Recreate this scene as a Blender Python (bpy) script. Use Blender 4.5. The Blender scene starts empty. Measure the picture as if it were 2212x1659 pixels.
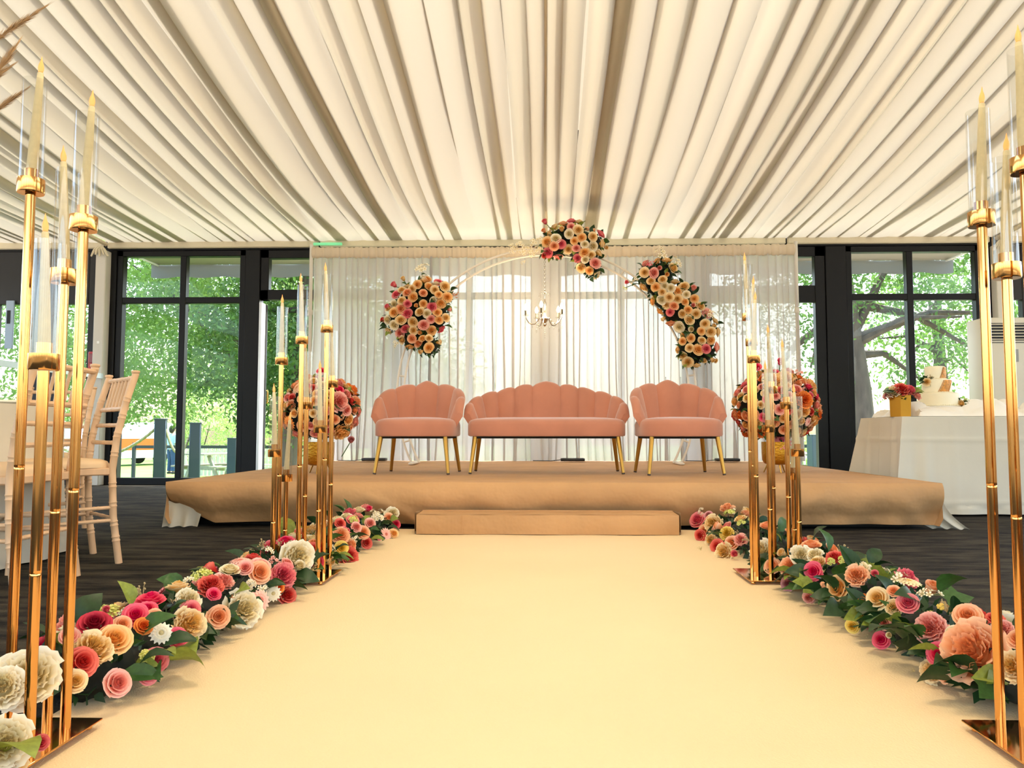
import bpy, bmesh, math, random
import numpy as np
from mathutils import Vector, Matrix, Quaternion

random.seed(7)
PI = math.pi
SC = bpy.context.scene
COL = SC.collection

# ------------------------------------------------------------------ camera
F_PX, CX, CY = 1661.0, 1135.0, 829.5          # focal length and principal point, photo pixels
PITCH, YAW, EYE = math.radians(3.6), math.radians(1.6), 0.62
cam_d = bpy.data.cameras.new('camera')
cam_d.sensor_width = 36.0
cam_d.lens = 36.0 * F_PX / 2212.0
cam_d.shift_x = -29.0 / 2212.0
cam_d.clip_start = 0.05
cam_d.clip_end = 500
cam = bpy.data.objects.new('camera', cam_d)
COL.objects.link(cam)
cam.location = (0, 0, EYE)
cam.rotation_euler = (PI / 2 + PITCH, 0, YAW)
SC.camera = cam

# ------------------------------------------------------------------ light
w = bpy.data.worlds.new('sky')
SC.world = w
w.use_nodes = True
nt = w.node_tree
nt.nodes.clear()
sky = nt.nodes.new('ShaderNodeTexSky')
sky.sky_type = 'NISHITA'
sky.sun_disc = False
sky.sun_elevation = math.radians(61)
sky.sun_rotation = math.radians(25)
sky.air_density = 1.2
sky.dust_density = 4.0
bgn = nt.nodes.new('ShaderNodeBackground')
bgn.inputs['Strength'].default_value = 1.1
wo = nt.nodes.new('ShaderNodeOutputWorld')
nt.links.new(sky.outputs[0], bgn.inputs[0])
nt.links.new(bgn.outputs[0], wo.inputs[0])

sun_d = bpy.data.lights.new('sun', 'SUN')
sun_d.energy = 7.0
sun_d.angle = math.radians(2.0)
sun_d.color = (1.0, 0.95, 0.86)
sun = bpy.data.objects.new('sun', sun_d)
COL.objects.link(sun)
SUN_DIR = Vector((0.30, 0.46, 1.0)).normalized()      # towards the sun: beyond the garden, slightly right
sun.rotation_euler = SUN_DIR.to_track_quat('Z', 'Y').to_euler()
sun.location = (10, 25, 40)

SC.view_settings.view_transform = 'Standard'
SC.view_settings.look = 'None'
SC.view_settings.gamma = 1.0
SC.view_settings.use_curve_mapping = False
SC.view_settings.exposure = 0.36
try:
    SC.cycles.use_denoising = True
    SC.cycles.max_bounces = 10
    SC.cycles.diffuse_bounces = 5
    SC.cycles.transparent_max_bounces = 24
    SC.cycles.sample_clamp_indirect = 6.0
except Exception:
    pass

# ------------------------------------------------------------------ projection helpers (photo pixel -> place)
_F = Vector((-math.sin(YAW) * math.cos(PITCH), math.cos(YAW) * math.cos(PITCH), math.sin(PITCH)))
_R = Vector((math.cos(YAW), math.sin(YAW), 0))
_U = _R.cross(_F)
EYEP = Vector((0, 0, EYE))
def ray(px, py):
    return _F + _R * ((px - CX) / F_PX) + _U * ((CY - py) / F_PX)
def at_y(px, py, Y):
    d = ray(px, py)
    return EYEP + d * (Y / d.y)
def at_z(px, py, z):
    d = ray(px, py)
    return EYEP + d * ((z - EYE) / d.z)

# ------------------------------------------------------------------ materials
def lin(c):
    return tuple(((x / 255.0) / 12.92 if x / 255.0 <= 0.04045 else ((x / 255.0 + 0.055) / 1.055) ** 2.4) for x in c)
MATS = {}
def mat(name, col, rough=0.6, metal=0.0, noise=None, bump=None, spec=0.5, emit=None, trans=0.0, tcol=None, coords='Object', stretch=None, sheen=0.0):
    """principled material; noise=(scale, amount), bump=(scale, strength), trans = share of translucent fabric/leaf"""
    if name in MATS:
        return MATS[name]
    m = bpy.data.materials.new(name)
    MATS[name] = m
    m.use_nodes = True
    t = m.node_tree
    b = t.nodes['Principled BSDF']
    c = lin(col)
    b.inputs['Base Color'].default_value = (*c, 1)
    b.inputs['Roughness'].default_value = rough
    b.inputs['Metallic'].default_value = metal
    b.inputs['Specular IOR Level'].default_value = spec
    if sheen:
        b.inputs['Sheen Weight'].default_value = sheen
    colour = None
    if noise or bump:
        tc = t.nodes.new('ShaderNodeTexCoord')
        mp = t.nodes.new('ShaderNodeMapping')
        t.links.new(tc.outputs[coords], mp.inputs[0])
        if stretch:
            mp.inputs['Scale'].default_value = stretch
    if noise:
        n = t.nodes.new('ShaderNodeTexNoise')
        n.inputs['Scale'].default_value = noise[0]
        n.inputs['Detail'].default_value = 5
        t.links.new(mp.outputs[0], n.inputs['Vector'])
        r = t.nodes.new('ShaderNodeValToRGB')
        a = noise[1]
        r.color_ramp.elements[0].position = 0.3
        r.color_ramp.elements[1].position = 0.7
        r.color_ramp.elements[0].color = (*[x * (1 - a) for x in c], 1)
        r.color_ramp.elements[1].color = (*[min(1, x * (1 + a)) for x in c], 1)
        t.links.new(n.outputs['Fac'], r.inputs[0])
        t.links.new(r.outputs[0], b.inputs['Base Color'])
        colour = r.outputs[0]
    if bump:
        n2 = t.nodes.new('ShaderNodeTexNoise')
        n2.inputs['Scale'].default_value = bump[0]
        n2.inputs['Detail'].default_value = 4
        t.links.new(mp.outputs[0], n2.inputs['Vector'])
        bp = t.nodes.new('ShaderNodeBump')
        bp.inputs['Strength'].default_value = bump[1]
        bp.inputs['Distance'].default_value = bump[2] if len(bump) > 2 else 0.01
        t.links.new(n2.outputs['Fac'], bp.inputs['Height'])
        t.links.new(bp.outputs[0], b.inputs['Normal'])
    if emit:
        b.inputs['Emission Color'].default_value = (*lin(emit[0]), 1)
        b.inputs['Emission Strength'].default_value = emit[1]
    if trans:
        tl = t.nodes.new('ShaderNodeBsdfTranslucent')
        tl.inputs['Color'].default_value = (*c, 1)
        if tcol:
            tl.inputs['Color'].default_value = (*tcol, 1)
        elif colour:
            t.links.new(colour, tl.inputs['Color'])
        mx = t.nodes.new('ShaderNodeMixShader')
        mx.inputs[0].default_value = trans
        t.links.new(b.outputs[0], mx.inputs[1])
        t.links.new(tl.outputs[0], mx.inputs[2])
        t.links.new(mx.outputs[0], t.nodes['Material Output'].inputs['Surface'])
    return m

def glass_mat(name, tint=(0.93, 0.96, 0.95), refl=0.06):
    """thin architectural glass: clear transmission with a fresnel reflection"""
    if name in MATS:
        return MATS[name]
    m = bpy.data.materials.new(name)
    MATS[name] = m
    m.use_nodes = True
    t = m.node_tree
    t.nodes.clear()
    o = t.nodes.new('ShaderNodeOutputMaterial')
    tr = t.nodes.new('ShaderNodeBsdfTransparent')
    tr.inputs[0].default_value = (*tint, 1)
    gl = t.nodes.new('ShaderNodeBsdfGlossy')
    gl.inputs['Roughness'].default_value = 0.02
    lw = t.nodes.new('ShaderNodeFresnel')
    lw.inputs['IOR'].default_value = 1.0 + refl * 5
    ge = t.nodes.new('ShaderNodeNewGeometry')          # only the outer face reflects
    inv = t.nodes.new('ShaderNodeMath'); inv.operation = 'SUBTRACT'; inv.inputs[0].default_value = 1.0
    t.links.new(ge.outputs['Backfacing'], inv.inputs[1])
    mu = t.nodes.new('ShaderNodeMath'); mu.operation = 'MULTIPLY'
    t.links.new(lw.outputs[0], mu.inputs[0]); t.links.new(inv.outputs[0], mu.inputs[1])
    mx = t.nodes.new('ShaderNodeMixShader')
    t.links.new(mu.outputs[0], mx.inputs[0])
    t.links.new(tr.outputs[0], mx.inputs[1])
    t.links.new(gl.outputs[0], mx.inputs[2])
    t.links.new(mx.outputs[0], o.inputs[0])
    return m

def petal_mat(name, inner, outer):
    """petal colour runs from the heart of the bloom to its rim through the mesh attribute 'rim'"""
    if name in MATS:
        return MATS[name]
    m = bpy.data.materials.new(name)
    MATS[name] = m
    m.use_nodes = True
    t = m.node_tree
    b = t.nodes['Principled BSDF']
    b.inputs['Roughness'].default_value = 0.75
    b.inputs['Specular IOR Level'].default_value = 0.15
    at = t.nodes.new('ShaderNodeAttribute')
    at.attribute_name = 'rim'
    r = t.nodes.new('ShaderNodeValToRGB')
    r.color_ramp.elements[0].color = (*[q * 0.84 for q in lin(inner)], 1)
    mid = r.color_ramp.elements.new(0.3)
    mid.color = (*lin(inner), 1)
    r.color_ramp.elements[2].color = (*lin(outer), 1)
    r.color_ramp.elements[2].position = 0.85
    t.links.new(at.outputs['Fac'], r.inputs[0])
    t.links.new(r.outputs[0], b.inputs['Base Color'])
    tl = t.nodes.new('ShaderNodeBsdfTranslucent')
    t.links.new(r.outputs[0], tl.inputs['Color'])
    mx = t.nodes.new('ShaderNodeMixShader')
    mx.inputs[0].default_value = 0.15
    t.links.new(b.outputs[0], mx.inputs[1])
    t.links.new(tl.outputs[0], mx.inputs[2])
    t.links.new(mx.outputs[0], t.nodes['Material Output'].inputs['Surface'])
    return m

# ------------------------------------------------------------------ mesh building
class MB:
    def __init__(s):
        s.v, s.f, s.sm, s.t = [], [], [], []
    def add(s, vs, fs, smooth=False, t=None):
        o = len(s.v)
        s.v += [tuple(p) for p in vs]
        s.f += [tuple(i + o for i in f) for f in fs]
        s.sm += [smooth] * len(fs)
        s.t += list(t) if t is not None else [0.0] * len(vs)
        return s
    def box(s, c, size, rot=None, bevel=0.0, seg=1):
        bm = bmesh.new()
        bmesh.ops.create_cube(bm, size=1.0)
        for p in bm.verts:
            p.co = Vector((p.co.x * size[0], p.co.y * size[1], p.co.z * size[2]))
        if bevel:
            bmesh.ops.bevel(bm, geom=bm.edges[:], offset=bevel, segments=seg, affect='EDGES', profile=0.5)
        M = rot.to_4x4() if rot is not None else Matrix.Identity(4)
        vs = [M @ p.co + Vector(c) for p in bm.verts]
        bm.verts.index_update()
        fs = [[q.index for q in f.verts] for f in bm.faces]
        bm.free()
        return s.add(vs, fs, seg > 1)
    def tube(s, path, r, n=8, closed=False, caps=True, smooth=True):
        P = [Vector(p) for p in path]
        k = len(P)
        rr = r if isinstance(r, (list, tuple)) else [r] * k
        tang = []
        for i in range(k):
            a = P[(i - 1) % k] if (closed or i > 0) else P[i]
            b = P[(i + 1) % k] if (closed or i < k - 1) else P[i]
            d = (b - a)
            tang.append(d.normalized() if d.length > 1e-9 else Vector((0, 0, 1)))
        up = Vector((0, 0, 1)) if abs(tang[0].z) < 0.9 else Vector((1, 0, 0))
        nrm = (up - tang[0] * up.dot(tang[0])).normalized()
        vs = []
        for i in range(k):
            nrm = (nrm - tang[i] * nrm.dot(tang[i]))
            nrm = nrm.normalized() if nrm.length > 1e-9 else Vector((1, 0, 0))
            bi = tang[i].cross(nrm)
            for j in range(n):
                a = 2 * PI * j / n
                vs.append(P[i] + (nrm * math.cos(a) + bi * math.sin(a)) * rr[i])
        fs = []
        for i in range(k if closed else k - 1):
            i2 = (i + 1) % k
            for j in range(n):
                j2 = (j + 1) % n
                fs.append((i * n + j, i * n + j2, i2 * n + j2, i2 * n + j))
        s.add(vs, fs, smooth)
        if caps and not closed:
            o = len(s.v) - len(vs)
            s.f += [tuple(o + j for j in reversed(range(n))), tuple(o + (k - 1) * n + j for j in range(n))]
            s.sm += [False, False]
        return s
    def lathe(s, prof, n=16, c=(0, 0, 0), smooth=True, caps=True):
        vs, fs = [], []
        for (r, z) in prof:
            for j in range(n):
                a = 2 * PI * j / n
                vs.append((c[0] + r * math.cos(a), c[1] + r * math.sin(a), c[2] + z))
        for i in range(len(prof) - 1):
            for j in range(n):
                j2 = (j + 1) % n
                fs.append((i * n + j, i * n + j2, (i + 1) * n + j2, (i + 1) * n + j))
        s.add(vs, fs, smooth)
        if caps:
            o = len(s.v) - len(vs)
            k = len(prof)
            if prof[0][0] > 1e-6:
                s.f.append(tuple(o + j for j in reversed(range(n)))); s.sm.append(False)
            if prof[-1][0] > 1e-6:
                s.f.append(tuple(o + (k - 1) * n + j for j in range(n))); s.sm.append(False)
        return s
    def sphere(s, c, r, nu=10, nv=6):
        r = r if isinstance(r, (tuple, list)) else (r, r, r)
        vs, fs = [], []
        for i in range(nv + 1):
            th = PI * i / nv
            for j in range(nu):
                a = 2 * PI * j / nu
                vs.append((c[0] + r[0] * math.sin(th) * math.cos(a), c[1] + r[1] * math.sin(th) * math.sin(a), c[2] + r[2] * math.cos(th)))
        for i in range(nv):
            for j in range(nu):
                j2 = (j + 1) % nu
                fs.append((i * nu + j, (i + 1) * nu + j, (i + 1) * nu + j2, i * nu + j2))
        return s.add(vs, fs, True)
    def grid(s, fn, nu, nv, smooth=True, closeu=False, tf=None):
        vs, fs, ts = [], [], []
        for j in range(nv + 1):
            for i in range(nu + (0 if closeu else 1)):
                u, v = i / nu, j / nv
                vs.append(fn(u, v))
                ts.append(tf(u, v) if tf else 0.0)
        W = nu if closeu else nu + 1
        for j in range(nv):
            for i in range(nu):
                i2 = (i + 1) % W
                fs.append((j * W + i, j * W + i2, (j + 1) * W + i2, (j + 1) * W + i))
        return s.add(vs, fs, smooth, ts)
    def mesh(s, name, sharp=42):
        me = bpy.data.meshes.new(name)
        me.from_pydata(s.v, [], s.f)
        me.polygons.foreach_set('use_smooth', s.sm)
        if any(s.t):
            a = me.attributes.new('rim', 'FLOAT', 'POINT')
            a.data.foreach_set('value', s.t)
        me.validate()
        me.update()
        if sharp:
            me.set_sharp_from_angle(angle=math.radians(sharp))
        return me
    def build(s, name, m, parent=None):
        return link(name, s.mesh(name), m, parent)

def link(name, me, m, parent=None):
    o = bpy.data.objects.new(name, me)
    COL.objects.link(o)
    if m is not None:
        if len(me.materials) == 0:
            me.materials.append(m)
        o.material_slots[0].link = 'OBJECT'
        o.material_slots[0].material = m
    if parent is not None:
        o.parent = parent
    return o
def tag(o, label, cat, group=None):
    o['label'] = label
    o['category'] = cat
    if group:
        o['group'] = group
    return o
def thing(name, label, cat, loc=(0, 0, 0), rz=0.0, group=None):
    o = bpy.data.objects.new(name, None)
    COL.objects.link(o)
    o.location = loc
    o.rotation_euler = (0, 0, rz)
    return tag(o, label, cat, group)
def struct(o):
    o['kind'] = 'structure'
    return o
def struct_root(name, loc=(0, 0, 0)):
    o = bpy.data.objects.new(name, None)
    COL.objects.link(o)
    o.location = loc
    return struct(o)
def copy_tree(o, parent=None):
    c = o.copy()
    COL.objects.link(c)
    c.parent = parent
    for ch in list(o.children):
        copy_tree(ch, c)
    return c
def place(name, me, m, loc, axis, size, roll=0.0, parent=None):
    """a shared mesh (local +Z is its face) put at loc facing axis"""
    o = link(name, me, m, parent)
    q = Vector(axis).normalized().to_track_quat('Z', 'Y')
    o.rotation_mode = 'QUATERNION'
    o.rotation_quaternion = q @ Quaternion((0, 0, 1), roll)
    o.location = loc
    o.scale = (size, size, size) if not isinstance(size, (tuple, list)) else size
    return o

# ------------------------------------------------------------------ palette
DARK = mat('dark_frame_paint', (9, 9, 11), 0.45, spec=0.25)
WHITEPAINT = mat('white_painted_metal', (205, 200, 188), 0.5)
GOLD = mat('polished_rose_gold', (221, 165, 98), 0.10, 1.0)
BRASS = mat('satin_brass', (176, 132, 62), 0.32, 1.0)
WAX = mat('ivory_wax', (226, 210, 166), 0.65, 0, noise=(90, 0.06), trans=0.15)
FLAME = mat('led_flame', (236, 168, 104), 0.4, emit=((255, 140, 52), 0.55))
CLOTH = mat('white_table_linen', (204, 198, 182), 0.85, noise=(3, 0.03), bump=(9, 0.25), sheen=0.2)
KRAFT = mat('kraft_paper', (188, 145, 98), 0.75, noise=(2.6, 0.10), bump=(3.2, 0.7, 0.06))
LIMEWOOD = mat('limewashed_wood', (214, 176, 138), 0.5, noise=(24, 0.10), stretch=(1, 1, 0.15))
CUSHION = mat('cream_seat_pad', (222, 190, 150), 0.8, noise=(8, 0.03))
PINK = mat('dusty_pink_velvet', (182, 119, 93), 0.85, noise=(5, 0.09), sheen=0.5)
PANE = glass_mat('window_glass')
TUBEGLASS = glass_mat('clear_glass_tube', (0.96, 0.96, 0.95), 0.17)

# ================================================================== THE ROOM
WY = 9.05            # the glazed back wall
EAVE = 2.83
# ---- floor: charcoal streaked carpet
def floor_mat():
    m = bpy.data.materials.new('charcoal_streaked_carpet')
    m.use_nodes = True
    t = m.node_tree
    b = t.nodes['Principled BSDF']
    b.inputs['Roughness'].default_value = 0.95
    b.inputs['Specular IOR Level'].default_value = 0.2
    tc = t.nodes.new('ShaderNodeTexCoord')
    mp = t.nodes.new('ShaderNodeMapping')
    mp.inputs['Scale'].default_value = (1.0, 4.2, 1)
    t.links.new(tc.outputs['Object'], mp.inputs[0])
    n = t.nodes.new('ShaderNodeTexNoise')
    n.inputs['Scale'].default_value = 3.0
    n.inputs['Detail'].default_value = 8
    n.inputs['Roughness'].default_value = 0.65
    t.links.new(mp.outputs[0], n.inputs['Vector'])
    r = t.nodes.new('ShaderNodeValToRGB')
    r.color_ramp.elements[0].position = 0.40
    r.color_ramp.elements[1].position = 0.62
    r.color_ramp.elements[0].color = (*lin((14, 12, 10)), 1)
    r.color_ramp.elements[1].color = (*lin((64, 58, 47)), 1)
    t.links.new(n.outputs['Fac'], r.inputs[0])
    t.links.new(r.outputs[0], b.inputs['Base Color'])
    f = t.nodes.new('ShaderNodeTexNoise')
    f.inputs['Scale'].default_value = 160
    t.links.new(tc.outputs['Object'], f.inputs['Vector'])
    bp = t.nodes.new('ShaderNodeBump')
    bp.inputs['Strength'].default_value = 0.5
    bp.inputs['Distance'].default_value = 0.01
    t.links.new(f.outputs['Fac'], bp.inputs['Height'])
    t.links.new(bp.outputs[0], b.inputs['Normal'])
    return m
struct(MB().box((0, 2.1, -0.05), (16.4, 14.2, 0.1)).build('floor', floor_mat()))

# ---- ceiling: pleated cream lining, daylight glowing through the cloth
LINING = mat('cream_marquee_lining', (240, 227, 196), 0.9, trans=0.5, tcol=(0.142, 0.128, 0.096), bump=(30, 0.08))
def roof_z(Y):
    d = 8.98 - Y
    if Y < 1.2:
        d = 8.98 - (2.4 - Y)
    return 2.90 + 0.04 * d + 0.0165 * d * d
def ceiling(name, x0, x1, seed, y0=8.98, y1=-4.6):
    rnd = random.Random(seed)
    xs, prof = x0, []
    while xs < x1 - 0.05:
        wd = rnd.uniform(0.10, 0.26)
        if xs + wd > x1:
            wd = x1 - xs
        back = min(wd * rnd.choice((rnd.uniform(0.08, 0.3), rnd.uniform(0.1, 0.36), rnd.uniform(0.4, 0.62))), 0.10)
        sag = rnd.uniform(0.03, 0.07)
        lean = rnd.choice((1, 1, -1)) if x0 < 0 else rnd.choice((1, -1, -1))
        prof.append((xs, wd, back, sag, lean))
        xs += wd
    YS = [y0 - (y0 - y1) * (i / 30) for i in range(31)]
    b = MB()
    cols = []
    for (x, wd, back, sag, lean) in prof:
        pts = []
        for q in (0, 0.14, 0.3, 0.5, 0.7, 0.86, 1.0):
            pts.append((q, -math.sin(q * PI) ** 0.8 * sag))
        over = back / wd
        c = [(p[0] * (1 + over), p[1] - 0.012 * p[0]) for p in pts]        # the visible fold hangs past its seam
        c += [(1 + over * 0.5, 0.012), (1.0, 0.02)]
        if lean < 0:
            c = [(1 - p[0], p[1]) for p in reversed(c)]
        cols.append([(x + p[0] * wd, p[1]) for p in c])
    flat = [p for c in cols for p in c]
    vs, fs = [], []
    n = len(flat)
    wob = [rnd.uniform(0, 6.28) for _ in range(n)]
    for Y in YS:
        e = min(1.0, max(0.15, (y0 - Y) / 1.6)) if Y > 1.2 else 1.0
        bulge = 1 + 0.35 * math.sin((y0 - Y) * 0.7)
        for i, (x, dz) in enumerate(flat):
            vs.append((x + 0.012 * math.sin(Y * 1.3 + wob[i // 9 * 9]), Y, roof_z(Y) + dz * e * bulge))
    for j in range(len(YS) - 1):
        for i in range(n - 1):
            fs.append((j * n + i, j * n + i + 1, (j + 1) * n + i + 1, (j + 1) * n + i))
    b.add(vs, fs, True)
    return b.build(name, LINING, ceil_root)
ceil_root = struct_root('ceiling')
for k, (a, bb) in enumerate(((-8.2, -5.28), (-5.28, 0.0), (0.0, 5.22), (5.22, 8.2))):
    ceiling('lining_panel', a, bb, 11 + k)
# seams where two lining panels meet: a piped edge along the rafter
for x in (-5.28, 0.0, 5.22):
    b = MB()
    YS = [8.95 - i * 0.45 for i in range(30)]
    b.tube([(x, Y, roof_z(Y) - 0.03) for Y in YS], 0.014 if x == 0 else 0.028, 6)
    b.build('lining_seam', mat('seam_piping', (205, 190, 158), 0.8), ceil_root)

# ---- the eave trim: cream band under the lining along the back wall
TRIM = mat('cream_trim', (216, 204, 174), 0.7, bump=(60, 0.2))
tr = struct_root('trim_1')
for (x0, x1) in ((-8.2, -5.33), (-5.27, -2.72), (-2.7, 2.8), (2.82, 5.15), (5.27, 8.2)):
    MB().box(((x0 + x1) / 2, 8.98, EAVE + 0.035), (x1 - x0, 0.05, 0.085), bevel=0.012).build('eave_band', TRIM, tr)

# ---- glazed back wall
def bar(b, x0, x1, z0, z1, y=WY, d=0.1, bev=0.006):
    b.box(((x0 + x1) / 2, y, (z0 + z1) / 2), (x1 - x0, d, z1 - z0), bevel=bev)
def window(name, x0, x1, z0, z1, mull=(), trans=(), fw=0.07, mw=0.075):
    """one glazed unit: frame bars, mullions, transoms and a pane for every opening"""
    root = struct_root(name)
    fr = MB()
    bar(fr, x0, x0 + fw, z0, z1); bar(fr, x1 - fw, x1, z0, z1)
    bar(fr, x0, x1, z0, z0 + fw * 1.2); bar(fr, x0, x1, z1 - fw, z1)
    xs = [x0 + fw] + [q for m_ in mull for q in (m_ - mw / 2, m_ + mw / 2)] + [x1 - fw]
    for m_ in mull:
        bar(fr, m_ - mw / 2, m_ + mw / 2, z0, z1, d=0.09)
    zs = [z0 + fw * 1.2] + [q for t_ in trans for q in (t_ - mw / 2, t_ + mw / 2)] + [z1 - fw]
    for t_ in trans:
        bar(fr, x0, x1, t_ - mw / 2, t_ + mw / 2, d=0.08)
    fr.build('window_frame', DARK, root)
    for i in range(0, len(xs), 2):
        for j in range(0, len(zs), 2):
            MB().box(((xs[i] + xs[i + 1]) / 2, WY + 0.01, (zs[j] + zs[j + 1]) / 2), (xs[i + 1] - xs[i], 0.008, zs[j + 1] - zs[j])).build('pane', PANE, root)
    return root
TOPZ = 2.80
window('window_1', -5.16, -3.60, 0.0, TOPZ, mull=(-4.36,), trans=(2.20,))
window('window_2', -3.42, -1.85, 2.2, TOPZ, fw=0.1)                       # fanlight above the open door
window('window_3', -1.70, -0.12, 0.0, TOPZ, mull=(-0.92,), trans=(2.24,))
window('window_4', 0.10, 1.66, 0.0, TOPZ, mull=(0.88,), trans=(2.24,))
window('window_5', 1.80, 3.26, 0.0, TOPZ, mull=(), trans=(2.24,), fw=0.12, mw=0.2)
window('window_6', 3.50, 5.06, 0.0, TOPZ, mull=(4.24,), trans=(2.20,))
wb = struct_root('wall_back')
for (x0, x1) in ((-5.26, -5.16), (-3.60, -3.42), (-1.85, -1.70), (-0.12, 0.10), (1.66, 1.80), (3.26, 3.50), (5.06, 5.2)):
    b = MB(); bar(b, x0, x1, 0, TOPZ, d=0.14); b.build('post', DARK, wb)
b = MB(); bar(b, -8.2, 8.2, TOPZ, TOPZ + 0.12, d=0.12); b.build('head_beam', DARK, wb)
# dark boarded bays outside the white columns, with narrow windows
DBOARD = mat('black_boarding', (20, 20, 22), 0.6, noise=(6, 0.2))
for s, xs in ((-1, (-8.2, -6.62, -6.30, -5.80, -5.50, -5.26)), (1, (5.2, 5.34, 5.52, 6.1, 8.2, 8.2))):
    for i in range(0, 6, 2):
        if xs[i + 1] - xs[i] > 0.01:
            b = MB(); bar(b, xs[i], xs[i + 1], 0, TOPZ, d=0.1); b.build('boarding', DBOARD, wb)
    for i in (1, 3):
        if xs[i + 1] - xs[i] < 0.01:
            continue
        b = MB(); bar(b, xs[i], xs[i + 1], 2.16, TOPZ, d=0.1); b.build('boarding', DBOARD, wb)
        b = MB(); bar(b, xs[i], xs[i + 1], 0, 0.12, d=0.1); b.build('boarding', DBOARD, wb)
        MB().box(((xs[i] + xs[i + 1]) / 2, WY, 1.14), (xs[i + 1] - xs[i], 0.008, 2.04)).build('pane', PANE, wb)
# white steel columns at the bay ends, with cable bolts
for k, x in enumerate((-5.29, 5.22)):
    t = struct_root('trim_%d' % (k + 2), (x, 8.93, 0))
    MB().box((0, 0, 1.39), (0.125, 0.12, 2.78), bevel=0.008).build('column', WHITEPAINT, t)
    MB().box((0.075, 0.03, 1.39), (0.03, 0.06, 2.78)).build('column_flange', mat('galvanised', (170, 175, 178), 0.4, 0.6), t)
    for (dx, z) in ((0.10, 2.47), (-0.08, 2.47), (0.10, 0.40)):
        MB().lathe([(0.0, 0), (0.022, 0.004), (0.026, 0.03), (0.02, 0.045), (0, 0.05)], 10, (0, 0, 0)).build('bolt_cap', mat('white_plastic', (225, 225, 220), 0.4), t)
        o = t.children[-1]; o.location = (dx, -0.05, z); o.rotation_euler = (0, PI / 2 if dx > 0 else -PI / 2, 0)
    for z in (2.25, 1.25):
        MB().lathe([(0.0, 0), (0.008, 0), (0.008, 0.004), (0, 0.004)], 8, (0, 0, 0)).build('bolt_hole', DARK, t)
        o = t.children[-1]; o.location = (-0.01, -0.062, z); o.rotation_euler = (PI / 2, 0, 0)
    MB().box((0.005, -0.062, 1.68), (0.028, 0.004, 0.028)).build('sticker', mat('white_sticker', (240, 240, 235), 0.6), t)
    # knotted tie ribbons where the lining is laced to the column head
    b = MB()
    for a in range(5):
        dx = (a - 2) * 0.03
        b.tube([(dx * 0.3, -0.07, 2.82), (dx, -0.09, 2.78), (dx * 1.7, -0.085, 2.70 + 0.02 * (a % 2))], [0.012, 0.016, 0.010], 5)
    b.build('lacing_tie', TRIM, t)
# the open door: dark glazed leaf swung outwards
DOORG = mat('grey_door_frame', (92, 98, 104), 0.35, 0.3)
dr = struct_root('door_1', (-3.40, WY + 0.08, 0))
dr.rotation_euler = (0, 0, math.radians(112))
b = MB()
for (x0, x1, z0, z1) in ((0, 0.09, 0.02, 2.16), (0.75, 0.84, 0.02, 2.16), (0, 0.84, 0.02, 0.2), (0, 0.84, 2.06, 2.16)):
    b.box(((x0 + x1) / 2, 0, (z0 + z1) / 2), (x1 - x0, 0.055, z1 - z0), bevel=0.005)
b.build('door_frame', DOORG, dr)
MB().box((0.42, 0, 1.13), (0.66, 0.008, 1.86)).build('pane', PANE, dr)
MB().tube([(0.79, -0.03, 1.0), (0.79, -0.07, 1.0), (0.79, -0.07, 1.16), (0.79, -0.03, 1.16)], 0.01, 8).build('door_handle', BRASS, dr)
jb = struct_root('trim_4', (-3.40, WY - 0.02, 0))
MB().box((0, 0, 1.08), (0.03, 0.12, 2.16)).build('door_jamb', mat('aluminium_jamb', (210, 212, 215), 0.3, 0.6), jb)
# side and rear walls (behind the camera): white dado and glazing
PLAIN = mat('warm_white_wall', (228, 220, 204), 0.85)
for name, x in (('wall_left', -8.25), ('wall_right', 8.25)):
    r_ = struct_root(name)
    MB().box((x, 2.1, 0.4), (0.1, 14.2, 0.8)).build('dado', PLAIN, r_)
    MB().box((x, 2.1, 2.9), (0.1, 14.2, 0.5)).build('wall_plate', PLAIN, r_)
    for k in range(6):
        MB().box((x, -4.9 + k * 2.8, 1.72), (0.1, 0.12, 1.86)).build('post', DARK, r_)
rr = struct_root('wall_rear')
MB().box((0, -5.0, 0.35), (16.4, 0.1, 0.7)).build('dado', PLAIN, rr)
MB().box((0, -5.0, 2.9), (16.4, 0.1, 0.4)).build('wall_plate', PLAIN, rr)
for k in range(8):
    MB().box((-8.2 + k * 2.343, -5.0, 1.7), (0.12, 0.1, 2.0)).build('post', DARK, rr)

# ---- the runner
RUN = mat('cream_ribbed_runner', (236, 212, 168), 0.95, noise=(1.2, 0.03), bump=(220, 0.25))
b = MB()
b.grid(lambda u, v: ((u - 0.5) * 2.16, -1.2 + v * 6.12, 0.006 + 0.0012 * math.sin(u * 23 + v * 7)), 24, 40)
tag(b.build('aisle_runner', RUN), 'long cream ribbed runner leading up to the kraft paper step', 'carpet')

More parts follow.
